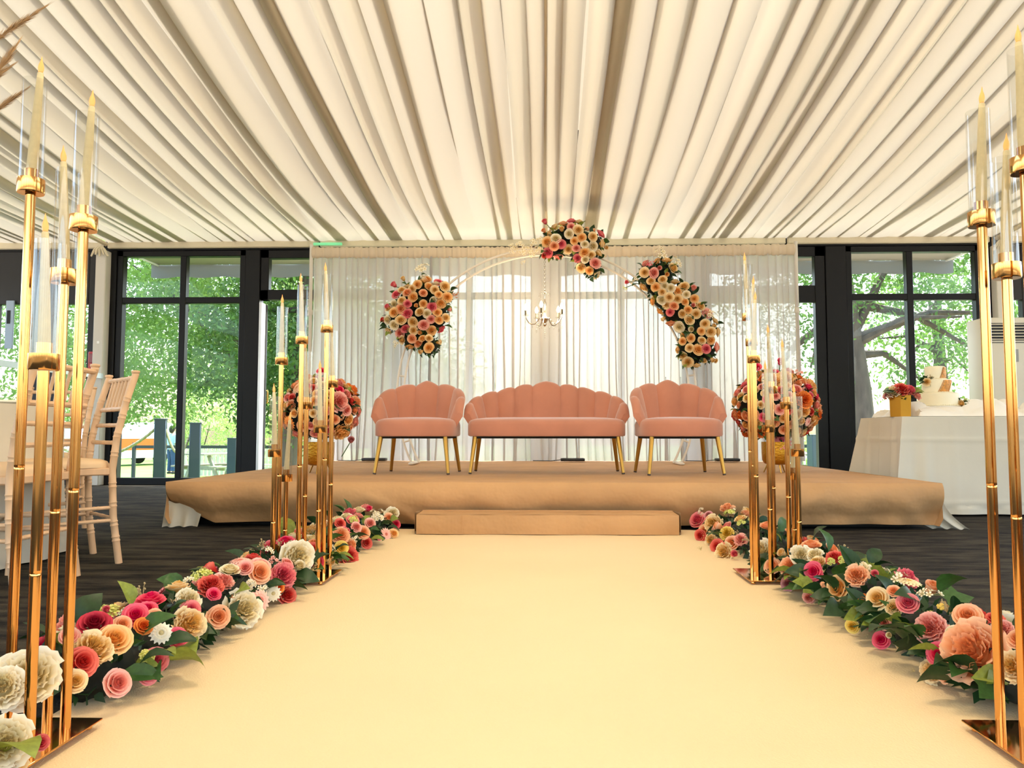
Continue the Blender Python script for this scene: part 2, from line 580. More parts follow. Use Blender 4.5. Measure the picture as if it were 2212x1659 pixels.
# ================================================================== STAGE AND STEP
ST = 0.30
SX0, SX1, SY0, SY1 = -2.46, 2.48, 4.95, 8.72
rs = random.Random(5)
def crumple(x, z, k=1.0):
    return k * (0.020 * math.sin(x * 2.7 + 3 * z) + 0.012 * abs(math.sin(x * 4.3 + 9 * z)) + 0.010 * math.sin(x * 6.1 - 7 * z + 1) + 0.006 * math.sin(x * 13 + 11 * z))
stage = thing('stage', 'low wide platform wrapped in brown kraft paper under the sofa', 'stage', (0, 0, 0))
b = MB()
b.grid(lambda u, v: (SX0 + (SX1 - SX0) * u, SY0 + (SY1 - SY0) * v, ST + 0.003 * math.sin(u * 40) * math.sin(v * 17)), 50, 24)
b.build('deck_paper', KRAFT, stage)
def front(u, v):
    x = SX0 - 0.01 + (SX1 - SX0 + 0.02) * u
    z = ST - v * (ST - 0.025 - 0.012 * math.sin(u * 9))
    belly = math.sin(min(1, v * 1.3) * PI) * 0.035
    inward = 0.06 * v * v
    edge = 0
    if u < 0.06:
        edge = (0.06 - u) / 0.06
    y = SY0 - 0.012 * math.sin(min(1, v * 8) * PI / 2) - belly + inward + crumple(x, z, v * 1.2) + edge * 0.10 * v
    for (uc, sl_, am) in ((0.24, 0.10, 0.030), (0.47, -0.05, 0.012), (0.63, 0.06, 0.016), (0.86, -0.07, 0.030), (0.93, 0.05, 0.026)):
        y -= am * v * max(0, 1 - abs(u - uc - sl_ * v) / 0.022)      # slanting creases
    if u > 0.8:                                  # creased fall of paper near the right corner
        y += 0.022 * math.sin(u * 95 + v * 3) * v * (u - 0.8) * 5
    if edge:
        z += edge * 0.10 * v * v
        x += 0.03 * edge * v
    return (x, y, z)
b = MB(); b.grid(front, 260, 14)
b.build('front_paper', KRAFT, stage)
for s, X in ((-1, SX0), (1, SX1)):
    b = MB()
    b.grid(lambda u, v: (X + s * (0.012 + crumple(u * 4, v, 0.8 * v)) - s * 0.03 * v, SY0 + (SY1 - SY0) * u, ST - v * (ST - 0.03)), 40, 6)
    b.build('side_paper', KRAFT, stage)
b = MB()
b.box((0, (SY0 + SY1) / 2 + 0.08, ST / 2 - 0.012), (SX1 - SX0 - 0.25, SY1 - SY0 - 0.25, ST - 0.03))
b.build('platform_shadow', DARK, stage)  # dark block under the deck, put in as the shadow beneath
for s, X, Y in ((-1, SX0 - 0.02, SY0 + 0.0), (1, SX1 + 0.04, SY0 + 0.02)):
    b = MB()
    b.grid(lambda u, v: (X - s * 0.22 * u + s * 0.06 * v * (1 if s > 0 else 0.4) + s * 0.10 * v * v * (s > 0), Y + 0.03 + 0.05 * u + 0.018 * math.sin(u * 17) * v, max(0.004, (0.17 - 0.05 * u) * (1 - v) + 0.005 + 0.004 * math.sin(u * 19))), 24, 8)
    b.build('skirt_cloth', CLOTH, stage)

step = thing('step_box', 'small kraft paper wrapped step in front of the stage', 'step', (0, 4.772, 0))
b = MB()
L, Hh, Dp = 1.575, 0.125, 0.235
b.grid(lambda u, v: ((u - 0.5) * L, -Dp / 2 + Dp * v, Hh + 0.002 * math.sin(u * 31)), 40, 4)
b.grid(lambda u, v: ((u - 0.5) * L, -Dp / 2 - 0.004 * math.sin(v * PI) + 0.003 * math.sin(u * 19 + v), Hh * (1 - v) + 0.009 * v), 40, 6)
b.grid(lambda u, v: ((u - 0.5) * L, Dp / 2, Hh * (1 - v) + 0.006), 8, 2)
b.build('box_paper', KRAFT, step)
for s in (-1, 1):
    b = MB()
    b.grid(lambda u, v: (s * (L / 2 + 0.012 + 0.014 * math.sin(u * PI)), -Dp / 2 + 0.02 + (Dp - 0.04) * u, Hh * (1 - v) * 0.97 + 0.008), 8, 4)
    b.build('end_flap', KRAFT, step)
    MB().box((s * (L / 2 - 0.01), 0, Hh / 2), (0.012, Dp - 0.02, Hh - 0.02)).build('box_end', mat('brown_cardboard', (104, 62, 30), 0.9), step)
b = MB(); b.box((-0.51, -Dp / 2 - 0.006, Hh / 2 + 0.002), (0.006, 0.004, Hh * 0.9))
b.build('paper_seam', KRAFT, step)

# ================================================================== SEATS ON THE STAGE
BLACKCLOTH = mat('black_underlay', (14, 13, 13), 0.8)
def shell_seat(name, label, cat, loc, rz, sl, widths, heights, seat_half, group=None):
    """scallop-backed seat; widths = arc length of the channels from the middle one outwards, heights = their tops"""
    t = thing(name, label, cat, loc, rz, group)
    rc, yb = 0.185, 0.185
    def path(s):
        """inner line at seat height, s = arc length from the middle of the back; returns point, outward normal"""
        sg = 1 if s >= 0 else -1
        s = abs(s)
        q = rc * PI / 2
        if s <= sl:
            return Vector((sg * s, yb, 0)), Vector((0, 1, 0))
        if s <= sl + q:
            a = (s - sl) / rc
            n = Vector((sg * math.sin(a), math.cos(a), 0))
            return Vector((sg * sl, yb - rc, 0)) + n * rc, n
        return Vector((sg * (sl + rc), yb - rc - (s - sl - q), 0)), Vector((sg, 0, 0))
    edges = [widths[0] / 2]
    for wd in widths[1:]:
        edges.append(edges[-1] + wd)
    spans = [(-edges[0], edges[0], 0)]
    for i in range(1, len(widths)):
        spans.append((edges[i - 1], edges[i], i))
        spans.append((-edges[i], -edges[i - 1], i))
    total = edges[-1]
    def top_h(s):
        s = abs(s) / total
        return heights[0] - (heights[0] - heights[-1]) * (0.25 * s + 0.75 * s ** 3.0)
    for (s0, s1, i) in spans:
        bump = 0.026 if i == 0 else 0.011
        def fn(u, v):
            s = s0 + (s1 - s0) * u
            p, n = path(s)
            pf = max(0.0, math.sin(u * PI)) ** 0.5
            hh = top_h(s) + bump * (math.sin(u * PI) ** 0.7 if 0 < u < 1 else 0) - bump * 0.5
            flare, thick, puff = 0.070, 0.055, 0.020
            z0 = 0.31
            if v < 0.5:
                k = v / 0.5
                z = z0 + (hh - 0.03 - z0) * k
                off = flare * k ** 1.3 - puff * pf * (0.4 + 0.6 * math.sin(min(1, k * 1.15) * PI / 2))
            elif v <= 0.7:
                a = (v - 0.5) / 0.2 * PI
                rad = thick / 2 + puff * pf / 2
                z = hh - 0.03 + rad * math.sin(a)
                off = flare - puff * pf + rad * (1 - math.cos(a))
            else:
                k = max(0.0, 1 - (v - 0.7) / 0.3)
                z = z0 + (hh - 0.03 - z0) * k
                off = flare * k ** 1.3 + thick
            q = p + n * off
            return (q.x, q.y, z)
        b = MB()
        b.grid(fn, 8, 30)
        for u in (0, 1):                      # close both ends of the channel
            ring = [fn(u, j / 30) for j in range(31)]
            b.add(ring, [tuple(range(31)) if u == 0 else tuple(reversed(range(31)))])
        b.build('back_channel', PINK, t)
    # seat cushion
    def plan(a, inset):
        e = 2 / 5.0 if sl > 0.2 else 2 / 3.6
        x = (seat_half - inset) * (abs(math.cos(a)) ** e) * (1 if math.cos(a) >= 0 else -1)
        y = (0.275 - inset) * (abs(math.sin(a)) ** e) * (1 if math.sin(a) >= 0 else -1) - 0.015
        return x, y
    lv = [(0.02, 0.286), (0.004, 0.290), (0.0, 0.30), (0.0, 0.375), (0.006, 0.397), (0.022, 0.413), (0.06, 0.424), (0.14, 0.432), (0.24, 0.436)]
    b = MB()
    n = 56
    vs, fs = [], []
    for (ins, z) in lv:
        for j in range(n):
            x, y = plan(2 * PI * j / n, min(ins, seat_half - 0.01))
            vs.append((x, y, z))
    for i in range(len(lv) - 1):
        for j in range(n):
            j2 = (j + 1) % n
            fs.append((i * n + j, i * n + j2, (i + 1) * n + j2, (i + 1) * n + j))
    fs.append(tuple((len(lv) - 1) * n + j for j in range(n)))
    fs.append(tuple(reversed(range(n))))
    b.add(vs, fs, True)
    b.build('seat', PINK, t)
    MB().box((0, 0.0, 0.279), (seat_half * 2 - 0.10, 0.42, 0.018), bevel=0.004).build('underside', BLACKCLOTH, t)
    xl = seat_half - 0.065
    for sx in (-1, 1):
        for sy in (-1, 1):
            top = Vector((sx * xl, sy * 0.19 - 0.01, 0.283))
            foot = Vector((sx * (xl + 0.035), sy * 0.235 - 0.01, 0.0))
            lg = MB().tube([top, top.lerp(foot, 0.5), top.lerp(foot, 0.965)], [0.0185, 0.0155, 0.0125], 14).build('leg', BRASS, t)
            MB().tube([top.lerp(foot, 0.965), foot], [0.0128, 0.012], 12).build('foot_cap', mat('dark_foot', (60, 45, 30), 0.6), lg)
    return t
shell_seat('armchair', 'dusty pink scallop backed armchair with gold legs, left of the sofa', 'armchair',
           (-1.01, 6.06, ST + 0.003), math.radians(-4), 0.055, (0.17, 0.115, 0.115, 0.12), (0.725, 0.69, 0.63, 0.475), 0.315, 'pink velvet seats')
shell_seat('armchair', 'dusty pink scallop backed armchair with gold legs, right of the sofa', 'armchair',
           (1.01, 6.0, ST + 0.003), math.radians(6), 0.055, (0.17, 0.115, 0.115, 0.12), (0.725, 0.69, 0.63, 0.475), 0.315, 'pink velvet seats')
shell_seat('sofa', 'dusty pink scallop backed two seat sofa in the middle of the stage', 'sofa',
           (-0.004, 6.14, ST + 0.003), 0.0, 0.345, (0.235, 0.145, 0.125, 0.10, 0.10, 0.115), (0.725, 0.70, 0.68, 0.65, 0.60, 0.475), 0.615, 'pink velvet seats')

# ================================================================== BACKDROP
def sheer_mat():
    m = bpy.data.materials.new('white_sheer_voile')
    m.use_nodes = True
    t = m.node_tree
    t.nodes.clear()
    o = t.nodes.new('ShaderNodeOutputMaterial')
    di = t.nodes.new('ShaderNodeBsdfDiffuse'); di.inputs[0].default_value = (0.80, 0.765, 0.72, 1)
    tl = t.nodes.new('ShaderNodeBsdfTranslucent'); tl.inputs[0].default_value = (0.43, 0.43, 0.45, 1)
    tp = t.nodes.new('ShaderNodeBsdfTransparent')
    m1 = t.nodes.new('ShaderNodeMixShader'); m1.inputs[0].default_value = 0.42
    m2 = t.nodes.new('ShaderNodeMixShader'); m2.inputs[0].default_value = 0.07
    t.links.new(di.outputs[0], m1.inputs[1]); t.links.new(tl.outputs[0], m1.inputs[2])
    t.links.new(m1.outputs[0], m2.inputs[1]); t.links.new(tp.outputs[0], m2.inputs[2])
    t.links.new(m2.outputs[0], o.inputs[0])
    return m
SHEER = sheer_mat()
BX0, BX1, BY, BTOP = -2.66, 2.77, 8.60, 2.70
bd = thing('backdrop', 'white sheer pleated drape on a pipe frame behind the flower arch', 'backdrop', (0, BY, 0))
for x in (BX0 - 0.025, BX1 + 0.025):
    p = MB().tube([(x, 0.0, 0.0), (x, 0.0, 2.76)], 0.021, 12).build('upright_pole', WHITEPAINT, bd)
    MB().lathe([(0.026, 0), (0.028, 0.01), (0.028, 0.05), (0.026, 0.06)], 12, (x, 0, 1.95)).build('pole_clamp', WHITEPAINT, p)
    MB().box((x, 0, 0.006), (0.34, 0.30, 0.012), bevel=0.004).build('foot_plate', WHITEPAINT, p)
MB().tube([(BX0 - 0.04, 0, BTOP + 0.0), (0, 0, BTOP - 0.012), (BX1 + 0.04, 0, BTOP + 0.0)], 0.016, 10).build('cross_bar', WHITEPAINT, bd)
rc = random.Random(3)
phase = []
xx = BX0
while xx < BX1:
    wdt = rc.uniform(0.04, 0.12)
    phase.append((xx, wdt, rc.uniform(0.012, 0.036), rc.uniform(0, 1)))
    xx += wdt
NS = len(phase)
pts = []
for (x, wd, amp, k) in phase:
    for q in range(8):
        f = q / 8
        pts.append((x + wd * (f + (0.16 + 0.2 * k) * math.sin(2 * PI * f)), amp * math.cos(2 * PI * f), k))
def drape(i0, i1, zt, zb, flare):
    b = MB()
    rows = [0, 0.03, 0.08, 0.2, 0.4, 0.6, 0.8, 0.93, 1.0]
    P = pts[i0:i1]
    vs, fs = [], []
    for r_ in rows:
        for (x, a, k) in P:
            g = 0.5 + 0.7 * r_
            sweep = flare * r_ * r_ * 0.16 * math.sin(k * 9 + x * 2)
            vs.append((x + sweep * 0.25 + 0.015 * math.sin(r_ * 5 + k * 20) * r_, a * g + 0.05 * r_ * math.sin(x * 1.7) * 0.3 - 0.03 * r_ ** 4, zt + (zb - zt) * r_))
    n = len(P)
    for j in range(len(rows) - 1):
        for i in range(n - 1):
            fs.append((j * n + i, j * n + i + 1, (j + 1) * n + i + 1, (j + 1) * n + i))
    b.add(vs, fs, True)
    return b
tot = len(pts)
cuts = [0, tot // 4, tot // 2, 3 * tot // 4, tot]
for k in range(4):
    i0 = cuts[k]; i1 = min(tot, cuts[k + 1] + 8)
    drape(i0, i1, BTOP - 0.06, 0.304, 1.0).build('sheer_panel', SHEER, bd)
# gathered pocket at the top, opaque where the cloth is doubled
PLEATTOP = mat('cream_pocket_cloth', (222, 206, 180), 0.9, trans=0.25)
b = MB()
NP = 260
def pocket(u, v):
    x = BX0 - 0.02 + (BX1 - BX0 + 0.04) * u
    a = v * 2 * PI
    sagz = -0.012 * math.sin(u * PI)
    w_ = 0.006 * math.sin(u * 620) + 0.004 * math.sin(u * 211)
    return (x, (0.028 + w_) * math.sin(a), BTOP - 0.03 + sagz + (0.062 + w_) * math.cos(a))
b.grid(pocket, NP, 10)
b.build('gathered_pocket', PLEATTOP, bd)

# ================================================================== FLOWER ARCH FRAME
AY, AZ, AR, ACX = 7.8, 0.985, 1.52, -0.012
ARCHW = mat('white_arch_metal', (222, 214, 200), 0.4)
arch = thing('moon_arch', 'white double ring metal arch standing behind the sofa', 'arch', (ACX, AY, ST + 0.004))
def ring(R):
    a0 = math.asin((ST + 0.012 - AZ) / R)
    return [(R * math.cos(a), 0, AZ - ST + R * math.sin(a)) for a in [a0 + (PI - 2 * a0) * i / 90 for i in range(91)]]
MB().tube(ring(AR), 0.0115, 8).build('outer_ring', ARCHW, arch)
MB().tube(ring(AR - 0.07), 0.0115, 8).build('inner_ring', ARCHW, arch)
for a in (-18, 8, 33, 58, 84, 97, 122, 147, 172, 198):
    c_, s_ = math.cos(math.radians(a)), math.sin(math.radians(a))
    MB().tube([((AR - 0.07) * c_, 0, AZ - ST + (AR - 0.07) * s_), (AR * c_, 0, AZ - ST + AR * s_)], 0.009, 8).build('rung', ARCHW, arch)
for sx in (-1, 1):
    xf = sx * math.sqrt((AR - 0.035) ** 2 - (AZ - ST) ** 2)
    MB().box((xf, -0.09, 0.012), (0.05, 0.42, 0.022), bevel=0.009, seg=2).build('foot', ARCHW, arch)

# ================================================================== CHANDELIER
CHROME = mat('chrome', (214, 204, 190), 0.12, 1.0)
CRYSTAL = glass_mat('cut_crystal', (0.95, 0.94, 0.92), 0.14)
BULB = mat('candle_bulb', (255, 240, 210), 0.3, emit=((255, 214, 150), 45.0))
SOCK = mat('grey_candle_sleeve', (110, 104, 84), 0.5)
def chandelier(label, loc, power, drop, group=None, r=0.195):
    t = thing('chandelier', label, 'chandelier', loc, 0, group)     # origin at the hub
    # body
    MB().lathe([(0.0, -0.085), (0.012, -0.075), (0.02, -0.06), (0.012, -0.045), (0.035, -0.02), (0.045, 0.0), (0.03, 0.012), (0.014, 0.03), (0.010, 0.12), (0.018, 0.15), (0.010, 0.18), (0.006, 0.26), (0.016, 0.275), (0.004, 0.29), (0, 0.30)], 14).build('stem', CHROME, t)
    b = MB()
    z = 0.30
    k = 0
    while z < drop:
        pr = [(0.009 * math.cos(a), 0, z + 0.013 + 0.014 * math.sin(a)) if k % 2 else (0, 0.009 * math.cos(a), z + 0.013 + 0.014 * math.sin(a)) for a in [2 * PI * i / 8 for i in range(8)]]
        b.tube(pr, 0.0022, 5, closed=True)
        z += 0.021; k += 1
    b.build('chain', CHROME, t)
    drop_me = None
    for i in range(5):
        a = math.radians(-28 + 72 * i)
        ca, sa = math.cos(a), math.sin(a)
        P = [(0.03, -0.005), (0.055, 0.004), (0.075, -0.03), (0.10, -0.058), (0.135, -0.062), (0.165, -0.045), (0.188, -0.01), (r, 0.022)]
        arm = MB().tube([(p[0] * ca, p[0] * sa, p[1]) for p in P], 0.0055, 8).build('arm', CHROME, t)
        c = (r * ca, r * sa, 0)
        MB().lathe([(0.008, 0.018), (0.03, 0.026), (0.034, 0.034), (0.012, 0.032)], 12, c).build('drip_dish', CRYSTAL, arm)
        MB().lathe([(0.0, 0.03), (0.0115, 0.032), (0.0115, 0.082), (0.0, 0.084)], 10, c).build('candle_sleeve', SOCK, arm)
        MB().lathe([(0.0, 0.083), (0.010, 0.086), (0.0175, 0.103), (0.0165, 0.118), (0.007, 0.142), (0.0, 0.152)], 12, c).build('bulb', BULB, arm)
        for dz, q in ((-0.035, 1.0), (-0.062, 0.6), (-0.10, 1.25)):
            d = MB().lathe([(0, -0.022 * q), (0.008 * q, -0.008 * q), (0.004 * q, 0.012 * q), (0, 0.018 * q)], 6, (c[0] * (1 + 0.1 * (q - 1)), c[1], dz), smooth=False).build('crystal_drop', CRYSTAL, arm)
        for f_ in (0.35, 0.65):
            MB().lathe([(0, -0.018), (0.007, -0.004), (0.003, 0.01), (0, 0.014)], 6, (c[0] * f_, c[1] * f_, -0.085), smooth=False).build('crystal_drop', CRYSTAL, arm)
    for i in range(8):
        a = 2 * PI * i / 8
        b = MB()
        b.tube([(0.008 * math.cos(a), 0.008 * math.sin(a), 0.255), (0.04 * math.cos(a), 0.04 * math.sin(a), 0.275), (0.058 * math.cos(a), 0.058 * math.sin(a), 0.25)], 0.002, 5)
        b.lathe([(0, -0.02), (0.006, -0.006), (0.003, 0.008), (0, 0.012)], 6, (0.058 * math.cos(a), 0.058 * math.sin(a), 0.235), smooth=False)
        b.build('crown_spray', CRYSTAL, t)
    for i in range(5):
        MB().lathe([(0, -0.011), (0.007, 0), (0, 0.011)], 6, (0, 0, -0.1 - 0.024 * i), smooth=False).build('crystal_drop', CRYSTAL, t)
    if power:
        ld = bpy.data.lights.new('chandelier_light', 'POINT')
        ld.energy = power
        ld.color = (1.0, 0.82, 0.58)
        ld.shadow_soft_size = 0.14
        lo = bpy.data.objects.new('chandelier_light', ld)
        COL.objects.link(lo)
        lo.parent = t
        lo.location = (0, 0, 0.14)
    return t
chandelier('small lit crystal chandelier hanging inside the white ring arch', (-0.02, AY, 1.78), 20.0, 0.71)

# ================================================================== FLOWERS: shared bloom meshes (face = +Z, radius 1)
def petal(b, a, r0, r1, h0, h1, curl, span, t0, t1, jit=0.0, rnd=None, nu=4, nv=3, tipdrop=0.12):
    ja = rnd.uniform(-jit, jit) if rnd else 0
    js = 1 + (rnd.uniform(-jit, jit) if rnd else 0)
    jh = rnd.uniform(-jit, jit) * 0.75 if rnd else 0
    jt = rnd.uniform(-jit, jit * 0.3) if rnd else 0
    ruff = rnd.uniform(0, 6.28) if rnd else 0
    def fn(u, v):
        uu = u * 2 - 1
        ang = a + ja + uu * span * (0.45 + 0.55 * math.sin(min(1, v * 1.25) * PI / 2))
        r = r0 + (r1 * js - r0) * v ** 0.6
        h = h0 + (h1 + jh - h0) * v ** 1.25
        h -= tipdrop * uu * uu * v
        if v > 0.9:
            r += curl; h -= curl * 0.35
        if rnd and v > 0.5:
            h += jit * 0.32 * math.sin(uu * 6 + ruff); r += jit * 0.22 * math.sin(uu * 8 + ruff * 2)
        return (r * math.cos(ang), r * math.sin(ang), h)
    b.grid(fn, nu, nv, tf=lambda u, v: max(0.001, t0 + (t1 + jt - t0) * v ** 1.6))
def rose_mesh(seed=1):
    rnd = random.Random(seed)
    b = MB()
    L = ((2, .04, .09, .12, .60, .0, 1.7, 0, .12), (3, .12, .20, .10, .64, .02, 1.25, 0, .3), (3, .22, .35, .05, .62, .05, 1.15, 0, .5),
         (4, .30, .54, .0, .54, .09, .92, 0.05, .75), (5, .38, .76, -.10, .40, .14, .76, 0.1, .92), (5, .42, .95, -.22, .20, .15, .76, 0.2, 1.0))
    for k, (n, r0, r1, h0, h1, cu, sp, t0, t1) in enumerate(L):
        for i in range(n):
            petal(b, 2 * PI * i / n + k * 0.75, r0, r1, h0, h1, cu, sp, t0, t1, 0.05, rnd)
    b.lathe([(0.0, -0.45), (0.12, -0.42), (0.3, -0.25), (0.4, -0.1), (0.25, 0.0), (0, 0.05)], 8)
    return b.mesh('rose_bloom', 75)
def bud_mesh():
    b = MB()
    L = ((2, .05, .12, .0, .92, .0, 1.6, 0, .2), (3, .14, .26, .0, .97, .02, 1.25, 0, .4), (3, .26, .42, -.05, .93, .06, 1.15, .05, .75), (4, .34, .58, -.15, .78, .11, .95, .15, 1.0))
    for k, (n, r0, r1, h0, h1, cu, sp, t0, t1) in enumerate(L):
        for i in range(n):
            petal(b, 2 * PI * i / n + k * 0.7, r0, r1, h0, h1, cu, sp, t0, t1)
    b.lathe([(0.0, -0.6), (0.15, -0.5), (0.4, -0.15), (0.45, 0.0), (0.2, 0.05), (0, 0.08)], 8)
    return b.mesh('bud_bloom', 75)
def peony_mesh(seed, wide=1.0):
    rnd = random.Random(seed)
    b = MB()
    L = ((4, .04, .14, .15, .66, .02, .95, 0, .2), (6, .14, .27, .12, .72, .04, .66, 0, .4), (7, .24, .42, .08, .72, .06, .60, 0, .6), (8, .32, .58, .0, .64, .09, .52, .05, .75),
         (9, .40, .74, -.1, .50, .11, .48, .1, .88), (9, .46, .88, -.2, .30, .12, .48, .2, .96), (9, .5, .98, -.32, .06, .10, .50, .3, 1.0))
    for k, (n, r0, r1, h0, h1, cu, sp, t0, t1) in enumerate(L):
        for i in range(n):
            petal(b, 2 * PI * i / n + k * 0.9, r0, r1 * wide, h0, h1, cu, sp, t0, t1, 0.22, rnd, 6, 4)
    b.lathe([(0.0, -0.5), (0.2, -0.45), (0.45, -0.25), (0.5, -0.1), (0.3, 0.0), (0, 0.1)], 8)
    return b.mesh('peony_bloom', 75)
def daisy_mesh():
    b = MB()
    for k, (n, rad, h, w_) in enumerate(((15, 1.0, 0.10, 0.13), (15, 0.82, 0.2, 0.12), (12, 0.5, 0.24, 0.09))):
        for i in range(n):
            a = 2 * PI * i / n + k * 0.21
            ca, sa = math.cos(a), math.sin(a)
            vs = []
            for (r, ww, z) in ((0.12, 0.3, 0.02), (0.45 * rad, 0.9, h), (0.8 * rad, 1.0, h * 0.9), (rad, 0.25, h * 0.3)):
                for s in (-1, 1):
                    vs.append((r * ca - s * w_ * ww * sa, r * sa + s * w_ * ww * ca, z + (0.03 if s > 0 else 0)))
            b.add(vs, [(0, 1, 3, 2), (2, 3, 5, 4), (4, 5, 7, 6)], True, [0.25, 0.25, .6, .6, .9, .9, 1, 1])
    b.lathe([(0, 0.05), (0.2, 0.1), (0.22, 0.2), (0.12, 0.27), (0, 0.28)], 10)
    return b.mesh('daisy_bloom', 0)
def blossom_mesh(seed, n=9):
    """a little spray of five-petalled florets"""
    rnd = random.Random(seed)
    b = MB()
    for k in range(n):
        a, rr, h = rnd.uniform(0, 6.28), math.sqrt(rnd.random()) * 0.75, rnd.uniform(0.1, 0.5)
        c = Vector((rr * math.cos(a), rr * math.sin(a), h - rr * 0.3))
        ax = Vector((rr * math.cos(a), rr * math.sin(a), 0.7)).normalized()
        q = ax.to_track_quat('Z', 'Y')
        s = rnd.uniform(0.24, 0.34)
        for i in range(5):
            t0 = 2 * PI * i / 5
            vs = []
            for (r, da, z) in ((0.05, 0, 0), (0.6, -0.5, 0.12), (1.0, -0.25, 0.2), (1.0, 0.25, 0.2), (0.6, 0.5, 0.12)):
                vs.append(c + q @ Vector((r * math.cos(t0 + da) * s, r * math.sin(t0 + da) * s, z * s)))
            b.add(vs, [(0, 1, 2, 3, 4)], True, [0.01, .6, 1, 1, .6])
        b.tube([c * 0.1, c * 0.98], 0.012, 4, caps=False)
    return b.mesh('blossom_spray')
def leaf_mesh(fold=0.12, bend=0.25, wide=0.30):
    """pointed leaf, base at origin, tip along +Y, face up"""
    b = MB()
    vs, fs = [], []
    S = ((0, 0.02), (0.12, 0.5), (0.3, 0.92), (0.5, 1.0), (0.7, 0.78), (0.88, 0.36), (1.0, 0.0))
    for (y, k) in S:
        z = bend * (math.sin(y * PI * 0.8) - y * 0.6)
        for s in (-1, -0.5, 0, 0.5, 1):
            vs.append((s * k * wide, y - 0.05 * abs(s) * k, z + abs(s) * fold * k))
    for i in range(len(S) - 1):
        for j in range(4):
            fs.append((i * 5 + j, i * 5 + j + 1, (i + 1) * 5 + j + 1, (i + 1) * 5 + j))
    b.add(vs, fs, True)
    return b.mesh('leaf_blade')
def ivy_mesh():
    b = MB()
    out = [(0, 0), (0.28, -0.12), (0.50, 0.10), (0.42, 0.30), (0.62, 0.52), (0.30, 0.58), (0, 1.0), (-0.30, 0.58), (-0.62, 0.52), (-0.42, 0.30), (-0.50, 0.10), (-0.28, -0.12)]
    vs = [(0, 0.38, 0.02)] + [(x, y, 0.10 * abs(x) - 0.10 * y * y) for x, y in out]
    fs = [(0, 1 + i, 1 + (i + 1) % len(out)) for i in range(len(out))]
    b.add(vs, fs, True)
    return b.mesh('ivy_blade')
def berry_mesh(seed):
    rnd = random.Random(seed)
    b = MB()
    for k in range(14):
        a, r, h = rnd.uniform(0, 6.28), rnd.uniform(0.15, 0.7), rnd.uniform(0.4, 1.0)
        p = Vector((r * math.cos(a), r * math.sin(a), h))
        b.tube([(0, 0, 0), p * 0.5 + Vector((0, 0, 0.1)), p], 0.018, 4, caps=False)
        b.sphere(p, (0.075, 0.075, 0.10), 6, 4)
    return b.mesh('berry_spray')
def hydra_mesh(seed):
    return blossom_mesh(seed, 26)
BLOOM = {'rose': rose_mesh(), 'bud': bud_mesh(), 'peony': peony_mesh(1), 'peony2': peony_mesh(5, 1.08), 'daisy': daisy_mesh(),
         'blossom': blossom_mesh(2), 'berry': berry_mesh(4), 'hydrangea': hydra_mesh(6)}
PARTNAME = {'rose': 'rose', 'bud': 'rosebud', 'peony': 'peony', 'peony2': 'peony', 'daisy': 'daisy', 'blossom': 'blossom_spray', 'berry': 'berry_sprig', 'hydrangea': 'hydrangea'}
LEAFS = [leaf_mesh(), leaf_mesh(0.06, 0.35, 0.36), leaf_mesh(0.18, 0.1, 0.24)]
IVY = ivy_mesh()
PET = {
    'cream': petal_mat('petal_cream', (228, 178, 92), (248, 230, 186)),
    'white': petal_mat('petal_white', (228, 208, 152), (250, 243, 222)),
    'peach': petal_mat('petal_peach', (236, 150, 92), (250, 204, 164)),
    'apricot': petal_mat('petal_apricot', (240, 172, 84), (248, 216, 158)),
    'orange': petal_mat('petal_orange', (226, 96, 30), (250, 160, 80)),
    'coral': petal_mat('petal_coral', (204, 50, 44), (240, 128, 110)),
    'blush': petal_mat('petal_blush', (230, 128, 112), (248, 198, 182)),
    'pink': petal_mat('petal_pink', (222, 84, 104), (244, 152, 150)),
    'hot': petal_mat('petal_hot_pink', (226, 20, 84), (246, 120, 140)),
    'dark': petal_mat('petal_crimson', (150, 14, 42), (222, 74, 92)),
    'yellow': petal_mat('petal_yellow', (226, 180, 50), (248, 226, 130)),
    'mauve': petal_mat('petal_mauve', (190, 110, 110), (226, 168, 168)),
    'lime': petal_mat('petal_lime', (186, 190, 70), (226, 224, 140)),
    'ivory': petal_mat('petal_ivory', (214, 190, 140), (246, 240, 220)),
}
LEAFM = [mat('leaf_dark_green', (30, 62, 26), 0.5, noise=(7, 0.25), trans=0.12), mat('leaf_green', (58, 94, 40), 0.5, noise=(7, 0.2), trans=0.15),
         mat('leaf_light_green', (132, 146, 56), 0.5, noise=(7, 0.2), trans=0.2), mat('leaf_grey_green', (112, 132, 104), 0.6, noise=(7, 0.15), trans=0.12)]
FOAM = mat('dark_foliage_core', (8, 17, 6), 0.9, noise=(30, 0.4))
STEM = mat('green_stem', (70, 96, 44), 0.6)

